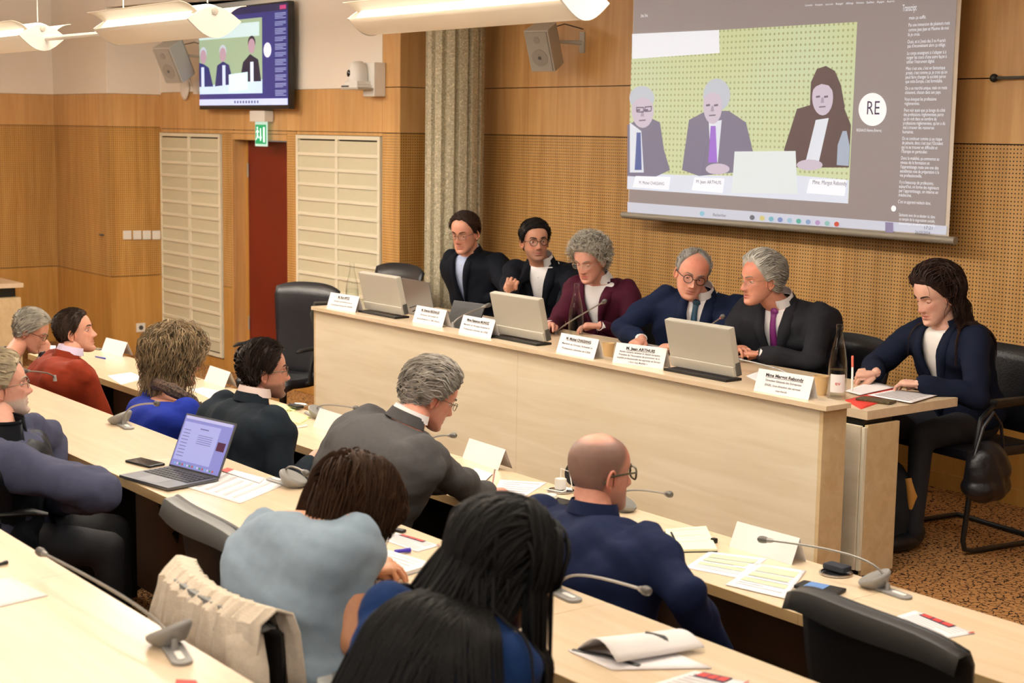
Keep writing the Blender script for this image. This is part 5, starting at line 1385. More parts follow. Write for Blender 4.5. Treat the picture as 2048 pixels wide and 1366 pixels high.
# open laptop
p = onz(300, 962, Z2); 
La, Lb, Lc = onz(235, 957, Z2), onz(398, 982, Z2), onz(318, 905, Z2)
cB = onz(336, 944, Z2)
t = thing('open_laptop', 'open silver laptop with a lit lilac screen on the middle desk', 'laptop', (-5.185, 2.41, Z2), R(10.7))
lw, ld = .305, .225
MB().box((-lw/2, -ld/2, .004), (lw/2, ld/2, .015)).build('base', ALUD, t, bevel=.004)
kb = MB(); KEY = mat('laptop_keys', '#141416', .5)
kbp = MB().box((-lw/2+.018, -.018, .015), (lw/2-.018, ld/2-.012, .0156)).build('keyboard_well', KEY, t)
for r_ in range(5):
    for k in range(13):
        MB().box((-lw/2+.021+k*.0203, -.015+r_*.0215, .0156), (-lw/2+.021+k*.0203+.0165, -.015+r_*.0215+.0165, .0172)).build('key', mat('key_cap', '#26262a', .5), kbp)
MB().box((-.06, -ld/2+.012, .015), (.06, -.026, .0154)).build('trackpad', mat('trackpad', '#6c6d71', .35, .5), t)
TS = Matrix.Translation((0, ld/2-.004, .014)) @ Matrix.Rotation(R(-24), 4, 'X')
lid = MB().box((-lw/2, 0, 0), (lw/2, .006, .212), ALUD, TS).build('lid', None, t, bevel=.003)
def em(name, c, e=1.0): return mat(name, c, .4, emit=e)
MB().add([TS @ V(q) for q in ((-lw/2+.006, -.0012, .008), (lw/2-.006, -.0012, .008), (lw/2-.006, -.0012, .205), (-lw/2+.006, -.0012, .205))], [(0, 1, 2, 3)]).build('display', em('laptop_screen_lilac', '#8f90d6', .75), lid)
S_ = MB()
def srect(x0, x1, z0, z1, m, dy=-.0018): S_.add([TS @ V((a*lw/2*.96, dy, .008+b_*.197)) for a, b_ in ((x0, z0), (x1, z0), (x1, z1), (x0, z1))], [(0, 1, 2, 3)], m)
srect(-.95, .55, .12, .88, em('screen_window', '#aeb0e8', .8)); srect(-.95, .95, .94, 1.0, em('screen_bar', '#c3c0ea', .8)); srect(.6, .92, .45, .62, em('screen_photo', '#5b2a4a', .6), -.002)
for k in range(9): srect(-.88, -.6, .2+k*.065, .212+k*.065, em('screen_text', '#6a6aa8', .6), -.0022)
for k in range(5): srect(-.25, .35, .5+k*.04, .51+k*.04, em('screen_text', '#6a6aa8', .6), -.0022)
srect(-.25, .1, .78, .80, em('screen_text', '#6a6aa8', .6), -.0022)
for k in range(16): srect(-.85+k*.105, -.79+k*.105, .03, .07, em('dock_icon_%d' % (k % 4), ('#7fc1e8', '#d9d6ee', '#5aa36b', '#c9605a')[k % 4], .7), -.0022)
S_.build('screen_content', None, lid)
t, p = slab('smartphone', 'dark smartphone lying left of the open laptop', 'phone', 290, 928, Z2, .155, .075, .010, 12, mat('phone_black', '#1a1b1e', .2), .006)
MB().box((-.073, -.034, .010), (.073, .034, .0105)).build('screen', mat('phone_glass', '#3b3b3d', .08), t)
sheet('white sheet with faint notes beside the open laptop', [(372, 975), (455, 940), (575, 968), (480, 1008)], Z2, PAP, text_lines=5)
sheet('red and blue edged programme under the notes behind the laptop', [(440, 942), (455, 937), (530, 957), (520, 967)], Z2+.003, PAP, 'programme_leaflet', 'leaflet', stripes=[('colour_band', PRR, [(0, 1, .0, .18)])])
PG = 'printed programme sheets with red and blue bands'
def programme(label, c, z):
    return sheet(label, c, z, PAP, 'programme_leaflet', 'leaflet', PG, text_lines=9, stripes=[('blue_band', PRB, [(.16, .70, .0, .20)]), ('red_blocks', PRR, [(.18, .34, .03, .17), (.37, .50, .03, .17), (.53, .68, .03, .17)]), ('footer_mark', PRR, [(.97, 1.0, .0, .12)])])
programme('printed programme with red and blue squares beside the writing woman', [(792, 1066), (880, 1092), (835, 1105), (750, 1075)], Z2)
programme('printed programme with red and blue squares right of the empty chair', [(1830, 1222), (1950, 1268), (1860, 1284), (1780, 1238)], Z1)
programme('printed programme with red squares cut by the bottom edge, left one', [(1390, 1343), (1500, 1366), (1400, 1420), (1270, 1380)], Z2)
sheet('blank sheet at the left edge of the nearest desk', [(-60, 1162), (22, 1155), (96, 1192), (-30, 1222)], Z3)
sheet('corner of a leaflet at the bottom of the nearest desk', [(352, 1360), (392, 1362), (400, 1375), (350, 1375)], Z3, PRR, 'programme_leaflet', 'leaflet')
# notebooks
def book(label, c, z, th, m, cover, lines=8, name='notebook'):
    P = [onz(*q, z) for q in c]; c0 = sum(P, V())/4; t = thing(name, label, 'notebook', c0)
    for (z0, z1, mm, nm, g_) in ((0, .003, cover, 'cover', 1.02), (.003, th, m, 'pages', 1.0)):
        MB().add([(q-c0)*g_+V((0, 0, z0)) for q in P]+[(q-c0)*g_+V((0, 0, z1)) for q in P], [(3, 2, 1, 0), (4, 5, 6, 7), (0, 1, 5, 4), (1, 2, 6, 5), (2, 3, 7, 6), (3, 0, 4, 7)]).build(nm, mm, t, bevel=.001)
    mb = MB()
    for k in range(lines):
        v = .1+.8*k/lines; f_ = lambda u, v: P[0].lerp(P[1], u).lerp(P[3].lerp(P[2], u), v)-c0+V((0, 0, th+.001))
        mb.add([f_(.1, v), f_(.85, v), f_(.85, v+.018), f_(.1, v+.018)], [(0, 1, 2, 3)], mat('faint_writing', '#c2bdc8', .8))
    mb.build('handwriting', None, t); return t
book('thick white writing pad under the hands of the woman in T-shirt', [(775, 1108), (868, 1136), (752, 1170), (690, 1140)], Z2, .014, PAP, mat('card_grey', '#9a9a9a', .8))
book('open cream notebook with black ribbon right of the bald man', [(1330, 1064), (1412, 1058), (1434, 1104), (1340, 1106)], Z1, .012, YPP, BLK, 3)
t = thing('ribbon_marker', 'black ribbon hanging from the cream notebook', 'ribbon', onz(1345, 1090, Z1)); P = [onz(1342, 1064, Z1+.02), onz(1352, 1085, Z1+.016), onz(1356, 1100, Z1+.012), onz(1362, 1114, Z1+.003)]
MB().tube(P, .004, 6, BLK, flat=.3).build('ribbon', None, t, True, world=True)
t, p = slab('black_cap', 'small black cap beside the cream notebook', 'cap', 1428, 1086, Z1, .02, .02, .018, 0, BLK, .005)
book('thin notepad in front of the man in grey suit', [(925, 962), (962, 972), (985, 950), (950, 938)], Z1, .006, PAP, BLK, 4)
sheet('printed page right of the man in grey suit', [(1000, 960), (1094, 966), (1040, 1000), (985, 995)], Z1, SMP, text_lines=7)
GH = [('highlighting', HIG, [(.1, .9, .12, .30), (.1, .85, .36, .50), (.1, .9, .62, .72)])]
sheet('printed page with green highlighting, nearer the cream notebook', [(1418, 1104), (1535, 1118), (1480, 1158), (1370, 1136)], Z1, SMP, text_lines=12, stripes=GH)
sheet('printed page with green highlighting, overlapping, nearer the black chair', [(1520, 1128), (1612, 1142), (1570, 1198), (1450, 1170)], Z1+.002, SMP, text_lines=12, stripes=GH)
sheet('white printed page between two people on the first desk', [(215, 752), (262, 745), (292, 757), (242, 770)], Z1, SMP, curl=.0)
sheet('papers with a pink mark beside the patterned scarf', [(405, 775), (440, 783), (430, 802), (380, 780)], Z1, SMP, text_lines=6)
sheet('yellow note pad behind the slate suit man', [(560, 808), (600, 818), (575, 826), (545, 812)], Z1, GPR)
sheet('larger yellow note sheet beside the microphone base', [(575, 818), (622, 836), (600, 848), (560, 838)], Z1, GPR)
sheet('handwritten page sticking out left of the grey suit', [(640, 895), (702, 884), (700, 912), (668, 910)], Z1, SMP, text_lines=6)
sheet('white sheet at the far left of the first desk', [(85, 690), (112, 692), (110, 702), (80, 700)], Z1, SMP)
# folded brochure standing open
p = onz(1235, 1300, Z2); t = thing('curled_brochure', 'white brochure with black spine strips curled open on the middle desk', 'brochure', p)
a0 = onz(1130, 1303, Z2)-p; b0 = onz(1335, 1300, Z2)-p; c0_ = onz(1240, 1352, Z2)-p; d0 = onz(1155, 1272, Z2)-p
def curlgrid(P0, P1, wv, hgt, n=14):
    G = []
    for i in range(n+1):
        u = i/n; b_ = P0.lerp(P1, u); G.append([b_+wv*v+V((0, 0, hgt*math.sin(PI*v*.9)*(1-.35*u))) for v in [k/10 for k in range(11)]])
    return G
wv = c0_-a0; wv.z = 0
MB().grid(curlgrid(a0*.8, d0+(b0-a0)*.85, wv*.75, .055)).build('upper_leaf', PAP, t, True, solid=.002)
MB().grid([[a0.lerp(b0, i/8)*.95+wv*(j/4)*.8+V((0, 0, .002)) for j in range(5)] for i in range(9)]).build('lower_leaf', SMP, t, True, solid=.002)
MB().tube([a0*.85+V((0, 0, .004)), a0*.6+wv*.35+V((0, 0, .012)), a0*.35+wv*.72+V((0, 0, .006))], .008, 6, BLK, flat=.35).build('black_strip', None, t, True)
MB().tube([b0*.55+V((0, 0, .045)), b0*.8+wv*.1+V((0, 0, .04)), b0*.93+wv*.25+V((0, 0, .012))], .010, 6, BLK, flat=.4).build('black_strip', None, t, True)
# pens
def pen(label, a, b_, z, m, r=.005):
    p, q = onz(*a, z+.005), onz(*b_, z+.005); t = thing('pen', label, 'pen', p.lerp(q, .5)-V((0, 0, .005)), 0)
    MB().tube([p, p.lerp(q, .05), p.lerp(q, .7)], [.001, r*.8, r], 8, m).build('barrel', None, t, True, world=True)
    MB().tube([p.lerp(q, .7), p.lerp(q, .97), q], [r*1.12, r*1.12, r*.6], 8, m).build('cap', None, t, True, world=True)
BLP = mat('pen_blue', '#2c3fa0', .35); BLV = mat('pen_violet', '#3a2cae', .35)
pen('blue pen on the first desk beside a blank card', (190, 713), (211, 717), Z1, BLP)
pen('black fountain pen left of the man in grey suit', (654, 886), (700, 876), Z1, BLK, .0065)
pen('white marker near the slate suit man', (594, 855), (614, 851), Z1, WHT)
pen('violet pen lying on the printed programme', (788, 1103), (822, 1100), Z2+.004, BLV, .007)
pen('dark pen at the left edge of the nearest desk', (-8, 1130), (15, 1124), Z3, BLK)
q0 = ony(750, 1110, 2.36); q1 = ony(754, 1060, 2.34)
t = thing('pen', 'blue pen upright in the hand of the woman in T-shirt', 'pen', q0); MB().tube([q0, q0.lerp(q1, .1), q1], [.001, .0055, .0055], 8, mat('pen_light_blue', '#4f63c4', .35)).build('barrel', None, t, True, world=True)
q0 = ony(984, 975, 3.62); q1 = ony(990, 940, 3.60)
t = thing('pen', 'silver pen in the hand of the man in grey suit', 'pen', q0); MB().tube([q0, q0.lerp(q1, .1), q1], [.001, .0045, .005], 8, CHR).build('barrel', None, t, True, world=True)
# round desk wells, phones, charger
def well(label, px, py, z, open_=False, cat='cable_port'):
    p = onz(px, py, z); t = thing('desk_port', label, 'port', p)
    MB().lathe([(.052, 0), (.056, .003), (.056, .006), (.050, .008), (.046, .004), (.001, .004)], 32, CHR).build('ring', None, t, True)
    return t
well('round metal desk port right of the slate suit man', 595, 812, Z1); well('open round desk port with charger, before the bald man', 1121, 983, Z1); well('round desk port under a dark pouch near the big microphone', 1672, 1148, Z1)
p = onz(1121, 981, Z1); t = thing('usb_charger', 'white charger plug with cable standing in the open desk port', 'charger', p+V((0, 0, .006)))
MB().box((-.018, -.018, 0), (.018, .018, .045)).build('body', WHT, t, bevel=.005)
MB().tube([(0, 0, .045), (0, .0, .085), (.03, .02, .075), (.06, .01, .02), (.05, -.03, .002), (-.03, -.06, .003)], .0025, 6, WHT).build('cable', None, t, True)
p = onz(1140, 975, Z1); t = thing('port_lid', 'black and silver lid flipped up behind the charger', 'lid', p)
MB().lathe([(.001, -.003), (.050, -.003), (.053, 0), (.050, .003), (.001, .003)], 28, BLK, Matrix.Translation((.0, .03, .055)) @ Matrix.Rotation(R(75), 4, 'X') @ Matrix.Rotation(R(20), 4, 'Y')).build('disc', None, t, True)
t, p = slab('phone_case', 'black phone with a white earbud case on it before the bald man', 'phone', 1112, 1004, Z1, .15, .075, .010, 8, BLK, .005)
p = onz(1100, 998, Z1+.01); t = thing('earbud_case', 'small round white case lying on the black phone', 'case', p)
MB().lathe([(.001, 0), (.026, 0), (.030, .008), (.026, .018), (.012, .022), (.001, .0225)], 24, mat('ivory_plastic', '#e4e0cf', .4), cap=False).build('case', None, t, True)
t, p = slab('dark_pouch', 'small dark blue pouch on the desk port near the big microphone', 'pouch', 1674, 1140, Z1+.008, .085, .05, .02, 5, mat('pouch_navy', '#1a1f2c', .7), .009)
t, p = slab('smartphone', 'black phone with lit blue screen behind the lower right chair', 'phone', 1640, 1180, Z1, .15, .075, .012, 16, BLK, .006)
MB().box((-.045, -.03, .0125), (.02, .03, .013)).build('lit_screen', em('phone_blue', '#6d94c8', .8), t)
t, p = slab('sunglasses_case', 'black flat pouch right of the desk port behind the slate man', 'pouch', 592, 815, Z1+.008, .09, .045, .015, 0, BLK, .007)
t, p = slab('green_folder', 'green folder edge left of the bald man shoulder', 'folder', 1118, 1020, Z1, .20, .12, .006, 5, mat('folder_green', '#3f8a6a', .6), .002)
# bottle top in front of the grey suit
p = onz(997, 1132, Z2); t = thing('steel_bottle', 'steel bottle with dark ring lid behind the braids', 'bottle', p)
MB().lathe([(.030, 0), (.032, .003), (.032, .16), (.022, .18), (.022, .185)], 24, mat('brushed_steel', '#b9b3ac', .3, .8)).build('flask', None, t, True)
MB().lathe([(.024, .185), (.026, .19), (.026, .215), (.022, .222), (.001, .222)], 24, mat('lid_slate', '#4c4b53', .5)).build('lid', None, t, True)
# glasses case / keys behind the programme
t, p = slab('key_fob', 'black strap with keys on the middle desk behind the programme', 'keys', 780, 1060, Z2, .12, .022, .010, 18, BLK, .004)
t, p = slab('keys', 'pale bunch of keys beside the blank card at left', 'keys', 196, 700, Z1, .05, .03, .012, 20, GRY, .004)
# cream cardigan over the chair back
def cloth_over():
    H = A8['H']; t = thing('cardigan', 'cream ribbed cardigan hung over the chair back behind the woman in T-shirt', 'cardigan', ony(430, 1190, 1.78))
    o = t.location; rz = R(-2); bx, by = CH8.location.x, CH8.location.y
    Tm = Matrix.Translation((bx, by, F2)) @ Matrix.Rotation(rz, 4, 'Z'); G = []
    n = 56; prof = [(.06, -.26), (.045, -.14), (.03, -.04), (.012, .012), (-.03, .028), (-.07, .0), (-.085, -.08), (-.10, -.18), (-.115, -.27), (-.13, -.34)]
    for i in range(n+1):
        u = i/n*2-1; row = []
        for j, (dy, dz) in enumerate(prof):
            fold = .010*math.sin(u*26+j*.25)*min(1, abs(j-3.5)/2)+.006*math.sin(u*61+j)
            ln = 1+.18*math.sin(u*3+1)*(j > 6)
            row.append(Tm @ V((u*(.285+.012*max(0, j-5)*u*u), -.33+.055*u*u+dy+fold, .855+dz*ln)))
        G.append(row)
    MB().grid(G).build('body', mat('cream_knit', '#d8cab6', .95, var=.06, scale=60, bump=.3, bscale=260), t, True, world=True, solid=.008)
    s = MB(); p0 = Tm @ V((.235, -.36, .82))
    s.tube([p0, p0+V((.05, -.02, -.07)), p0+V((.07, -.02, -.17)), p0+V((.13, .0, -.27)), p0+V((.17, .02, -.36))], [.045, .052, .048, .040, .034], 14, mat('cream_knit', '#d8cab6', .95), flat=.55)
    s.build('sleeve', None, t, True, world=True)
cloth_over()
# handbag on the chair of the woman writing, rucksack behind the table block
q = ony(1962, 935, 5.75); t = thing('handbag', 'black soft leather bag hanging from the chair armrest at right', 'bag', (q.x, 5.8, q.z-.12))
m_ = MB().ell((0, 0, .10), (.075, .13, .13), None, 20, 14).ell((0, 0, .03), (.085, .14, .07), None, 20, 10); me = remesh(m_, .009, 'bag', 3); wrinkle(me, .008, 45, 1, 4); me.materials.append(LEA); link('bag_body', me, t, True)
MB().tube([(0, -.10, .18), (.0, -.05, .30), (0, .02, .36), (0, .08, .30), (0, .11, .18)], .008, 8, LEA).build('strap', None, t, True)
q = onz(1800, 1105, 0); t = thing('rucksack', 'dark rucksack on the carpet behind the end of the table', 'bag', (q.x-.14, q.y+.05, 0))
m_ = MB().ell((0, 0, .2), (.15, .12, .21), None, 18, 12).box((-.13, -.10, .0), (.13, .10, .2)); me = remesh(m_, .014, 'bag', 5); wrinkle(me, .008, 30, 1, 4); me.materials.append(mat('rucksack_dark', '#14161c', .8)); link('bag_body', me, t, True)
MB().tube([(.13, .0, .34), (.155, .0, .26), (.150, .0, .20)], [.022, .026, .012], 10, mat('tan_tag', '#c68d3f', .6)).build('tan_tag', None, t, True)
# scarf hanging on the table corner at far left
t = thing('hanging_headset', 'dark strap hanging over the left corner of the counter', 'strap', (-8.25, 4.86, .80))
MB().tube([(-.02, .06, .012), (-.03, -.02, .012), (-.045, -.03, -.06), (-.04, -.02, -.14), (-.05, .0, -.06)], [.008, .012, .016, .014, .008], 8, mat('strap_dark', '#3d3a35', .8)).build('strap', None, t, True)

# ---------------------------------------------------------------- projection screen
YS = 6.72
def SP(px, py, dy=0): q = ony(px, py, YS); return V((q.x, YS-dy, q.z))
pl, pr = SP(1256, 429), SP(1893, 474); zt = 3.05; xl_, xr_ = pl.x+.01, SP(1905, 300).x-.02
scr = thing('projection_screen', 'large roll-down projection screen showing a video call, on the wood wall', 'screen', ((xl_+xr_)/2, YS, 1.36))
def sq(mb, c, m, dy): mb.add([SP(x, y, dy) for x, y in c], [tuple(range(len(c)))], m)
BGM = em('projected_taupe', '#9c8f8c', .72)
MB().add([(xl_-.01, YS, 1.375), (xr_+.025, YS, 1.375), (xr_+.025, YS, zt), (xl_-.01, YS, zt)], [(0, 1, 2, 3)]).build('fabric', mat('screen_fabric', '#d9cfc2', .8), scr, world=True, solid=-.002)
MB().tube([(xl_-.06, YS, 1.358), (xr_+.07, YS, 1.358)], .021, 12, mat('screen_bar_grey', '#8f887c', .5, .2)).build('bottom_bar', None, scr, True, world=True)
MB().box((xl_-.1, YS-.06, zt), (xr_+.1, YS+.06, zt+.09)).build('case', WHT, scr, world=True, bevel=.006)
MB().add([(xl_, YS-.004, 1.385), (xr_, YS-.004, 1.385), (xr_, YS-.004, zt-.02), (xl_, YS-.004, zt-.02)], [(0, 1, 2, 3)]).build('projected_window', BGM, scr, world=True)
m_ = MB(); sq(m_, [(1256, 404), (1895, 452), (1893, 470), (1256, 425)], em('projected_taskbar', '#dfe2f2', .6), .005); m_.build('projected_taskbar', None, scr, world=True)
# perforated wall seen in the call
PG_ = bpy.data.materials.new('projected_green_wall'); PG_.use_nodes = True; nt = PG_.node_tree; L = nt.links.new; b = nt.nodes['Principled BSDF']
g = nd(nt, 'ShaderNodeNewGeometry'); sp = nd(nt, 'ShaderNodeSeparateXYZ'); L(g.outputs['Position'], sp.inputs[0]); acc = []
for ax in ('X', 'Z'):
    d_ = nd(nt, 'ShaderNodeMath', operation='DIVIDE'); d_.inputs[1].default_value = .034; L(sp.outputs[ax], d_.inputs[0])
    f_ = nd(nt, 'ShaderNodeMath', operation='FRACT'); L(d_.outputs[0], f_.inputs[0]); s_ = nd(nt, 'ShaderNodeMath', operation='SUBTRACT'); s_.inputs[1].default_value = .5; L(f_.outputs[0], s_.inputs[0])
    p_ = nd(nt, 'ShaderNodeMath', operation='POWER'); p_.inputs[1].default_value = 2; L(s_.outputs[0], p_.inputs[0]); acc.append(p_.outputs[0])
ad = nd(nt, 'ShaderNodeMath', operation='ADD'); L(acc[0], ad.inputs[0]); L(acc[1], ad.inputs[1]); lt = nd(nt, 'ShaderNodeMath', operation='LESS_THAN'); lt.inputs[1].default_value = .045; L(ad.outputs[0], lt.inputs[0])
n_ = nd(nt, 'ShaderNodeTexNoise'); n_.inputs['Scale'].default_value = 1.6; L(g.outputs['Position'], n_.inputs['Vector'])
m1 = nd(nt, 'ShaderNodeMix', data_type='RGBA'); L(n_.outputs['Fac'], m1.inputs[0]); m1.inputs[6].default_value = (*lin('#c6d6b4'), 1); m1.inputs[7].default_value = (*lin('#c9cd8a'), 1)
m2 = nd(nt, 'ShaderNodeMix', data_type='RGBA'); L(lt.outputs[0], m2.inputs[0]); L(m1.outputs[2], m2.inputs[6]); m2.inputs[7].default_value = (*lin('#a1a168'), 1)
b.inputs['Base Color'].default_value = (.15, .15, .13, 1); L(m2.outputs[2], b.inputs['Emission Color']); b.inputs['Emission Strength'].default_value = .9
m_ = MB(); sq(m_, [(1266, 70), (1716, 44), (1698, 407), (1256, 378)], PG_, .006); m_.build('projected_call_picture', None, scr, world=True)
PJ = lambda n, c, e=.5: em('projected_'+n, c, e*1.18)
def poly(name, m, pts, dy): mb = MB(); sq(mb, pts, m, dy); return mb.build(name, None, scr, world=True)
poly('projected_small_screen', PJ('white', '#eef0f6', .7), [(1266, 68), (1440, 60), (1441, 106), (1266, 118)], .008)
poly('projected_table', PJ('table', '#e3e8f6', .62), [(1257, 345), (1360, 350), (1480, 352), (1590, 350), (1700, 360), (1698, 407), (1256, 378)], .0085)
JK = PJ('jacket', '#857f95', .6); JK2 = PJ('jacket_brown', '#6f5856', .5); FC = PJ('face', '#c9bccb', .72); HW_ = PJ('pale_hair', '#cfd6e2', .55); SW_ = PJ('shirt', '#e8edf8', .6)
def disc(c, rx, ry, n=20, a0=0, a1=360): return [(c[0]+rx*math.cos(R(a0+(a1-a0)*k/n)), c[1]+ry*math.sin(R(a0+(a1-a0)*k/n))) for k in range(n)]
poly('projected_man_left_jacket', JK, [(1257, 250), (1295, 232), (1322, 245), (1330, 300), (1342, 340), (1310, 355), (1257, 352)], .009)
poly('projected_man_left_shirt', SW_, [(1262, 245), (1285, 262), (1290, 345), (1262, 345)], .0105)
poly('projected_man_left_tie', PJ('blue_tie', '#6f7ec0', .4), [(1276, 265), (1284, 265), (1286, 340), (1272, 340)], .0115)
poly('projected_man_left_hair', HW_, disc((1286, 196), 25, 24), .0105); poly('projected_man_left_face', FC, disc((1288, 222), 22, 34), .0115)
poly('projected_man_mid_jacket', JK, [(1366, 340), (1380, 240), (1414, 222), (1460, 222), (1494, 245), (1508, 303), (1470, 345), (1400, 352)], .009)
poly('projected_man_mid_shirt', SW_, [(1420, 245), (1446, 240), (1438, 325), (1424, 325)], .0105)
poly('projected_man_mid_tie', PJ('violet_tie', '#a878dc', .6), [(1424, 252), (1434, 252), (1437, 325), (1419, 325)], .0115)
poly('projected_man_mid_hair', HW_, disc((1436, 190), 27, 33), .0105); poly('projected_man_mid_face', FC, disc((1428, 212), 19, 36), .0115)
poly('projected_man_mid_hands', FC, disc((1438, 338), 24, 11), .0115)
poly('projected_woman_jacket', JK2, [(1570, 300), (1596, 218), (1640, 205), (1690, 215), (1704, 250), (1700, 335), (1640, 335), (1590, 335)], .009)
poly('projected_woman_hair', JK2, [(1622, 215), (1624, 165), (1636, 138), (1654, 132), (1672, 142), (1684, 170), (1692, 215), (1680, 230), (1640, 236)], .0095)
poly('projected_woman_shirt', SW_, [(1634, 240), (1660, 236), (1640, 325), (1614, 322)], .0105)
poly('projected_woman_face', FC, disc((1648, 195), 21, 36), .0115); poly('projected_woman_hands', FC, disc((1622, 330), 26, 11), .0115)
poly('projected_bottle', PJ('bottle', '#b9c6dc', .5), [(1676, 330), (1678, 290), (1688, 262), (1696, 262), (1702, 292), (1700, 332)], .0112)
poly('projected_monitor', PJ('monitor', '#e4ebec', .65), [(1472, 303), (1594, 302), (1598, 388), (1466, 386)], .012)
poly('projected_mic_stem', PJ('stem', '#9a93b0', .4), [(1414, 278), (1417, 278), (1404, 350), (1400, 350)], .012)
for k, (a, w_) in enumerate(((1274, 70), (1392, 60), (1622, 74))):
    poly('projected_name_card', PJ('card', '#f1f1f8', .75), [(a, 352+k*3), (a+w_, 354+k*3), (a+w_-4, 380+k*6), (a-6, 374+k*6)], .0122)
FD = PJ('feature', '#8d7f95', .4); FN = PJ('shade', '#b3a3b8', .6)
for (cx, cy, k_) in ((1288, 222, 0), (1428, 212, 1), (1648, 195, 2)):
    for sx in (-9, 7): poly('projected_eye', FD, [(cx+sx-4, cy-3), (cx+sx+4, cy-4), (cx+sx+4, cy), (cx+sx-4, cy+1)], .0124)
    poly('projected_nose', FN, [(cx-2, cy), (cx+2, cy), (cx+3, cy+11), (cx-4, cy+11)], .0124)
    poly('projected_mouth', FD, [(cx-7, cy+18), (cx+6, cy+17), (cx+6, cy+19.5), (cx-7, cy+20.5)], .0124)
    poly('projected_hair_front', HW_ if k_ < 2 else JK2, [(cx-20, cy-14), (cx-16, cy-32), (cx, cy-38), (cx+16, cy-33), (cx+20, cy-14), (cx+12, cy-24), (cx-2, cy-27), (cx-13, cy-22)], .0126)
for pts in ([(1276, 215), (1290, 215), (1290, 224), (1277, 224)], [(1293, 214), (1306, 213), (1305, 222), (1293, 223)]):
    for a_, b_ in zip(pts, pts[1:]+pts[:1]): 
        q0, q1 = SP(*a_, .013), SP(*b_, .013); MB().tube([q0, q1], .0035, 4, FD).build('projected_spectacles', None, scr, world=True)
tm = MB()
TX = PJ('text_white', '#eeeef4', .75); TD = PJ('text_dark', '#8a7f8c', .25)
def stext(s, px, py, w_, size, m=TX, mb=None):
    q = SP(px, py, .0135); q2 = SP(px+w_, py, .0135); text(mb or tm, s, axes(q, (1, 0, 0), (0, 0, 1), (0, -1, 0)), size, m, 'LEFT', width=abs(q2.x-q.x))
lines = [(1805, 20, 30, 'Transcript', .036)]
tr = [(1821, 38, 34, 'mais ça suffit.'), (1820, 53, 82, 'Pas une immersion de plusieurs mois'), (1820, 63, 80, 'comme Jean Jean et Maxime de moi'), (1819, 73, 24, 'là je crois.'),
 (1818, 88, 76, 'Ouais, et si j’avais des 3 ou 4 aurait'), (1818, 97, 76, 'pas d’inconvénient alors ça oblige.'), (1817, 112, 78, 'Le corps enseignant à s’adapter à à'), (1816, 121, 80, 'ranger les cours d’une autre façon à'), (1816, 130, 56, 'utiliser l’instrument digital.'),
 (1815, 144, 78, 'Mais c’est une, c’est en fantastique'), (1815, 153, 82, 'projet, c’est comme ça, je crois qu’on'), (1814, 162, 80, 'peut faire changer la société parce'), (1814, 171, 74, 'que cette Europe, c’est formidable.'),
 (1813, 185, 84, 'On a un marché unique, mais on reste'), (1813, 194, 72, 'cloisonné, chacun dans son pays.'), (1812, 208, 64, 'Vous évoquez les professions'), (1812, 217, 30, 'réglementées.'),
 (1811, 231, 82, 'Peut voir aussi que ça bouge du côté'), (1810, 240, 80, 'des professions réglementées parce'), (1810, 249, 66, 'qu’on voit dans un nombre de'), (1809, 258, 84, 'professions réglementées, qu’on a du'), (1809, 267, 62, 'mal à trouver des ressources'), (1808, 276, 22, 'humaines.'),
 (1807, 290, 80, 'On va continuer comme ça au risque'), (1807, 299, 82, 'de pénurie, donc c’est tout l’Occident'), (1806, 308, 72, 'qui va se trouver en difficulté et'), (1806, 317, 52, 'l’Europe en particulier.'),
 (1805, 331, 76, 'Donc la mobilité, ça commence au'), (1804, 340, 58, 'niveau de la formation et'), (1804, 349, 76, 'l’apprentissage reste une une des'), (1803, 358, 78, 'excellentes voie de préparation à la'), (1803, 367, 44, 'vie professionnelle.'),
 (1802, 381, 68, 'Il y a beaucoup de professions,'), (1801, 390, 80, 'aujourd’hui, on forme des ingénieurs'), (1801, 399, 78, 'par l’apprentissage, on interne en'), (1800, 408, 26, 'médecine.'), (1799, 422, 66, 'C’est un apprenti médecin donc.')]
stext('Transcript', 1808, 23, 28, .05)
for x, y, w_, s in tr: stext(s, x, y*.955+3, w_, .026)
for k, s in enumerate(('Saisissons avec de ce dossier ici, dans', 'ce temple de la négociation sociale,', 'économique et environnementale')): stext(s, 1801, 432+k*8.5, 72, .024)
stext('36:36', 1284, 35, 14, .026); stext('REGNAUD Etienne (Externe)', 1716, 263, 50, .022)
for k, s in enumerate(('Conversation', 'Participants', 'Lever la main', 'Réagir', 'Affichage', 'Notes', 'Salles', 'Apps', 'Autres')):
    stext(s, 1613+k*20.5, 13-k*.95, 15, .016)
tm.build('transcript_text', None, scr, world=True)
tm2 = MB(); stext('M. Michel CHASSANG', 1281, 368, 50, .03, TD, tm2); stext('M. Jean ARTHUIS', 1395, 366, 50, .03, TD, tm2); stext('Mme. Margot Rebondy', 1628, 368, 68, .035, TD, tm2)
stext('17:21', 1850, 458, 16, .026, TD, tm2); stext('26/03/2024', 1833, 467, 30, .024, TD, tm2); stext('Rechercher', 1429, 432, 26, .026, TD, tm2); tm2.build('small_print', None, scr, world=True)
poly('profile_circle', PJ('circle', '#f2efee', .8), disc((1748, 219), 28, 33, 36), .012)
m_ = MB(); stext('RE', 1735, 229, 25, .105, PJ('letters_mauve', '#6b4f7c', .2), m_); m_.build('profile_initials', None, scr, world=True)
poly('speaker_dot', PJ('circle', '#f2efee', .8), disc((1790, 417), 5, 6, 16), .012)
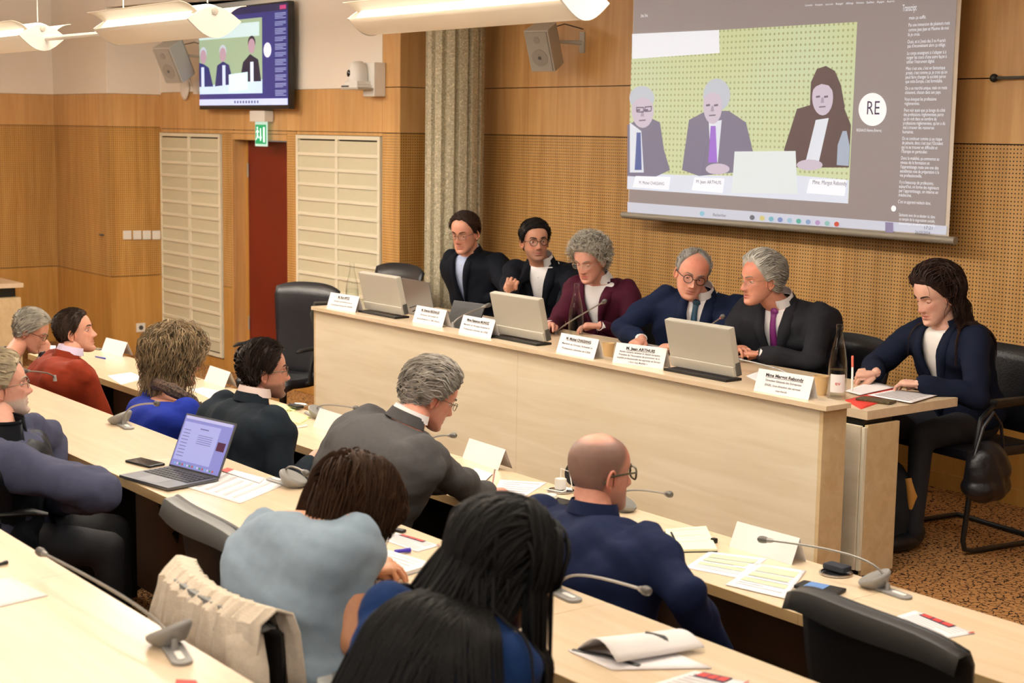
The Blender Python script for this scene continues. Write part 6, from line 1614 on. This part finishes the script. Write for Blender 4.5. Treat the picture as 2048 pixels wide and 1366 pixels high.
for k, (x, c_) in enumerate(((1407, '#9fd3e8'), (1507, '#7c7c84'), (1527, '#e9dd8c'), (1545, '#8fc9d9'), (1563, '#8d9fd6'), (1582, '#a9cfe6'), (1600, '#69bfae'), (1619, '#9ab6dc'), (1638, '#c9a3d6'), (1657, '#9fd0c8'), (1676, '#e0604a'))):
    y_ = 427+(x-1407)*.079; poly('taskbar_icon', PJ('icon_%d' % k, c_, .5), disc((x, y_), 5, 5, 14), .012)
poly('taskbar_highlight', PJ('mic_button', '#a79cc4', .4), [(1773, 444), (1789, 445), (1789, 467), (1773, 466)], .011)

# ---------------------------------------------------------------- wall-mounted television
YV = YT-.13
def TP(px, py, dy=0):
    q = ony(px, py, YV); return V((q.x, YV-dy, q.z))
tl, brr = TP(395, 70), TP(578.5, 216); zt = TP(575, 8).z
bl_ = TP(399, 219)
tv = thing('television', 'wall-mounted television showing the same video call above the red door', 'television', ((bl_.x+brr.x)/2, YT-.02, bl_.z))
xa, xb, za, zb = bl_.x, brr.x, bl_.z, bl_.z+.86
MB().box((xa, YV, za), (xb, YV+.05, zb)).build('housing', mat('tv_black', '#0d0e12', .3), tv, world=True, bevel=.006)
MB().box(((xa+xb)/2-.2, YV+.05, za+.25), ((xa+xb)/2+.2, YT-.018, za+.6)).build('wall_bracket', BLK, tv, world=True)
TVW = xb-xa; TVH = zb-za
def tq(name, c, e, u0, u1, v0, v1, dy=.003, pts=None):
    mb = MB(); f_ = lambda u, v: V((xa+.015+(TVW-.03)*u, YV-dy, za+.035+(TVH-.05)*v))
    mb.add([f_(u, v) for u, v in (pts or ((u0, v0), (u1, v0), (u1, v1), (u0, v1)))], [tuple(range(len(pts) if pts else 4))], em('tv_'+name, c, e)); return mb.build('shown_'+name, None, tv, world=True)
def d2(c, rx, ry, n=18): return [(c[0]+rx*math.cos(2*PI*k/n), c[1]+ry*math.sin(2*PI*k/n)) for k in range(n)]
tq('background', '#3b3b8c', .7, 0, 1, 0, 1, .0025); tq('top_bar', '#2a2a5e', .6, 0, 1, .93, 1); tq('red_button', '#c4407c', .9, .92, .985, .94, .98, .004)
tq('picture_wall', '#a9bf9c', .85, 0, .73, .12, .88); tq('pale_screen', '#cfe6e6', 1.0, 0, .70, .70, .84, .004)
tq('picture_table', '#cfe3f5', 1.0, 0, .73, .12, .24, .005, [(0, .12), (.73, .12), (.73, .26), (.42, .24), (.2, .22), (0, .20)])
tq('jacket_left', '#3c3f8a', .6, 0, 0, 0, 0, .006, [(0, .2), (0, .46), (.06, .44), (.12, .40), (.17, .2)]); tq('jacket_mid', '#3a3a80', .6, 0, 0, 0, 0, .006, [(.19, .2), (.22, .42), (.29, .46), (.36, .42), (.41, .22)])
tq('jacket_right', '#2f2b4a', .5, 0, 0, 0, 0, .006, [(.48, .24), (.52, .44), (.60, .52), (.69, .46), (.72, .24)])
for nm, c_, uv in (('shirt_left', '#d7e4fa', (.045, .33)), ('shirt_mid', '#d7e4fa', (.30, .34)), ('shirt_right', '#e2ecfa', (.62, .36))):
    tq(nm, c_, 1.0, uv[0]-.018, uv[0]+.018, uv[1]-.13, uv[1]+.08, .007)
for nm, u, v in (('head_left', .055, .52), ('head_mid', .29, .53), ('head_right', .62, .60)):
    tq(nm, '#c9a5b4', .8, 0, 0, 0, 0, .008, d2((u, v), .038, .075)); tq(nm+'_hair', '#d4dbe8' if nm != 'head_right' else '#3a2b3d', .8, 0, 0, 0, 0, .0075, d2((u, v+.035), .042, .07))
tq('monitor_back', '#d9f0f2', 1.1, 0, 0, 0, 0, .009, [(.36, .14), (.575, .16), (.575, .34), (.36, .32)])
tq('profile_circle', '#e8e8f2', 1.0, 0, 0, 0, 0, .006, d2((.79, .55), .042, .075)); tq('taskbar', '#c8cfee', 1.1, 0, 1, 0, .065, .006)
for k in range(9): tq('taskbar_icon', '#5a608c', .5, .42+k*.032, .435+k*.032, .02, .045, .008)
k = 0; v = .90
while v > .10:
    for j in range(3 if k % 2 else 4):
        tq('transcript_line', '#aab4e4', .8, .87, .985-(.03 if j == 2 else 0), v, v+.007, .006); v -= .016
    v -= .02; k += 1
# exit sign
q = ony(516, 236, YT-.10); es = thing('exit_sign', 'lit green exit sign with running figure and arrow above the red door', 'sign', (q.x, YT-.06, q.z))
MB().box((-.13, -.05, -.03), (.13, .035, .06)).build('lamp_box', WHT, es, bevel=.006)
MB().box((-.105, -.012, -.235), (.105, -.006, -.03)).build('acrylic_plate', em('sign_edge', '#cfeedd', .8), es, bevel=.001)
gr_ = MB().box((-.092, -.016, -.215), (.088, -.0125, -.055)).build('green_panel', em('sign_green', '#18a566', .9), es)
WE = em('sign_white', '#f4fff8', 1.3); s_ = MB()
def pz(pts): s_.add([V((x, -.0175, z)) for x, z in pts], [tuple(range(len(pts)))], WE)
pz([(-.008, -.085), (.008, -.085), (.008, -.155), (.022, -.155), (0, -.195), (-.022, -.155), (-.008, -.155)]); pz([(.045, -.075), (.072, -.075), (.072, -.20), (.045, -.20)])
pz([(-.055+.011*math.cos(R(k)), -.082+.011*math.sin(R(k))) for k in range(0, 360, 30)])
pz([(-.062, -.095), (-.044, -.098), (-.046, -.135), (-.062, -.135)]); pz([(-.062, -.135), (-.046, -.135), (-.030, -.165), (-.040, -.172), (-.052, -.152)]); pz([(-.062, -.135), (-.052, -.150), (-.066, -.175), (-.085, -.185), (-.085, -.176), (-.070, -.165)])
pz([(-.044, -.100), (-.025, -.115), (-.029, -.122), (-.046, -.110)]); pz([(-.062, -.098), (-.080, -.118), (-.074, -.124), (-.060, -.108)])
s_.build('pictogram', None, gr_)

# ---------------------------------------------------------------- loudspeakers, access point, camera
SPK = mat('speaker_white', '#b9b3a9', .6); SPG = mat('speaker_grille', '#a39d93', .8)
def speaker(label, px, py, Y, wallY, aim, pitch, s=1.0, wx=.18):
    p = ony(px, py, Y); t = thing('wall_loudspeaker', label, 'speaker', p)
    T = Matrix.Rotation(R(aim), 4, 'Z') @ Matrix.Rotation(R(pitch), 4, 'X') @ Matrix.Scale(s, 4)
    MB().prism([(-.085, -.09), (.085, -.09), (.075, .05), (.045, .085), (-.045, .085), (-.075, .05)], .27, SPK, T @ Matrix.Translation((0, 0, -.135))).build('cabinet', None, t, bevel=.006)
    g_ = MB().prism([(-.075, -.1), (.075, -.1), (.075, -.09), (-.075, -.09)], .25, SPG, T @ Matrix.Translation((0, -.0, -.125))).build('grille', None, t)
    for z_, r_ in ((-.04, .055), (.075, .022)):
        MB().lathe([(.001, 0), (r_, 0), (r_, .002), (.001, .002)], 24, mat('speaker_cone', '#938d84', .8), T @ Matrix.Translation((0, -.101, z_)) @ Matrix.Rotation(PI/2, 4, 'X')).build('cone', None, g_, True)
    MB().lathe([(.001, 0), (.011, 0), (.011, .002), (.001, .002)], 12, DGY, T @ Matrix.Translation((0, -.104, -.04)) @ Matrix.Rotation(PI/2, 4, 'X')).build('badge', None, g_)
    e = V((wx, wallY-p.y, .03)); b_ = T @ V((0, .08, .0))
    MB().tube([b_, b_.lerp(e, .5), e], [.012, .012, .016], 8, SIL).build('bracket', None, t, True)
    MB().box((e.x-.025, e.y-.012, e.z-.07), (e.x+.025, e.y, e.z+.07)).build('wall_plate', SIL, t, bevel=.003)
    MB().tube([b_+V((0, .0, .09)), b_.lerp(e, .4)+V((0, 0, .12)), e+V((0, 0, .09))], .004, 6, BLK).build('cable', None, t, True)
speaker('grey-white tilted loudspeaker on the wall left of the television', 352, 120, YT-.30, YT-.018, 18, 28, 1.25, .12)
speaker('white loudspeaker on the wood wall left of the projection screen', 1092, 92, YB-.26, YB-.018, 22, 24, 1.08, .10)
q = ony(357, 166, YT-.10); t = thing('access_point', 'white rounded wall unit under the left loudspeaker', 'wall unit', (q.x, YT-.02, q.z))
MB().ell((0, -.02, 0), (.085, .03, .155), None, 24, 16, WHT).build('shell', None, t, True); MB().tube([(.06, -.01, .1), (.10, -.02, .02), (.17, -.01, -.06)], .006, 6, WHT).build('cable', None, t, True)
MB().box((.17, -.02, -.1), (.25, 0, .02)).build('socket', WHT, t, bevel=.004)
q = ony(718, 168, YT-.16); t = thing('dome_camera', 'white dome camera on a wall shelf beside the pier', 'camera', (q.x, YT-.17, q.z-.03))
MB().lathe([(.075, .045), (.078, .06), (.076, .12), (.062, .17), (.035, .195), (.001, .2)], 28, WHT).build('dome', None, t, True)
MB().box((-.10, -.08, 0), (.12, .09, .022)).build('base', WHT, t, bevel=.006); MB().box((-.10, -.083, .006), (.0, -.079, .016)).build('front_slot', BLK, t)
MB().box((-.08, -.07, .022), (.10, .08, .05)).build('turntable', WHT, t, bevel=.01)
MB().box((-.11, -.085, -.012), (.14, .15, 0)).build('shelf', SIL, t, bevel=.002)
MB().ell((-.01, -.072, .105), (.024, .012, .028), None, 16, 10, PUP).build('lens', None, t, True)
q = ony(752, 158, YT-.06); t = thing('junction_box', 'white box on the wall between dome camera and pier', 'box', (q.x, YT-.02, q.z))
MB().box((-.085, -.10, -.13), (.07, 0, .12)).build('cover', WHT, t, bevel=.008)

# ---------------------------------------------------------------- suspended lamps
DIF = em('lamp_diffuser', '#fff4e2', 2.6); TRO = mat('lamp_trough', '#e9ddc8', .6)
bt_ = TRO.node_tree.nodes['Principled BSDF']; bt_.inputs['Emission Color'].default_value = (*lin('#ffe9cb'), 1); bt_.inputs['Emission Strength'].default_value = .12
def lamp(label, x0, x1, y, z, tilt=0, wires=True):
    t = thing('suspended_lamp', label, 'lamp', ((x0+x1)/2, y, z), 0, 'suspended ceiling lamps')
    L2 = (x1-x0)/2; K = .72
    def ext(name, prof, m, inset0=0, inset1=0, solid=.003):
        return MB().grid([[(-L2+inset0, a, b_) for a, b_ in prof], [L2-inset1, 0, 0] and [(L2-inset1, a, b_) for a, b_ in prof]]).build(name, m, t, True, solid=solid)
    bot = [(-.15*K+.30*K*k/16, -.085*K*math.sin(PI*k/16)**.8) for k in range(17)]
    ext('trough', bot, TRO)
    dif = [(-.135*K+.27*K*k/16, .004+.085*K*math.sin(PI*k/16)**.7) for k in range(17)]
    ext('diffuser', dif, DIF, .04, .04)
    wing = [(-.09*K-.11*K*(k/8)**1.2, .035*K+.055*K*math.sin(k/8*1.5)) for k in range(9)]; ext('wing', wing, TRO)
    wing2 = [(-a, b_) for a, b_ in wing]; ext('wing', wing2, TRO)
    eye = [(-.16*K+.32*K*k/14, .075*K*math.sin(PI*k/14)) for k in range(15)]+[(.16*K-.32*K*k/14, -.095*K*math.sin(PI*k/14)) for k in range(1, 14)]
    for sx in (-L2-.012, L2):
        e_ = MB().prism([(a, b_) for a, b_ in eye], .012, WHT, axes((sx, 0, 0), (0, 1, 0), (0, 0, 1), (1, 0, 0))).build('end_plate', None, t)
        MB().lathe([(.012, -.004), (.014, .016), (.006, .018)], 14, SIL, Matrix.Translation((sx, 0, .035)) @ Matrix.Rotation(PI/2, 4, 'Y')).build('screw', None, e_, True)
    for sx in (-L2+.05, L2-.05): MB().tube([(sx, 0, .07), (sx, 0, 3.15-z)], .003, 6, WHT).build('suspension_wire', None, t)
    return t
zl = 2.30
a = onz(238, 60, zl); b_ = onz(497, 45, zl); lamp('lit suspended lamp with curved trough left of the television', a.x, b_.x, a.y, zl)
a2 = onz(72, 72, zl); lamp('lit suspended lamp cut by the left edge', a2.x-1.4, a2.x, a.y-.05, zl)
t = thing('lamp_rod', 'thin white rod joining the two lamps at the left', 'rod', (a2.x, a.y-.03, zl)); MB().tube([(a2.x, a.y-.03, zl-.01), (a.x, a.y, zl-.01)], .011, 8, WHT).build('rod', None, t, True, world=True)
c_ = onz(735, 40, 2.36); d_ = onz(1175, 4, 2.36); lamp('large lit suspended lamp at the top centre in front of the column', c_.x, d_.x, (c_.y+d_.y)/2, 2.36)
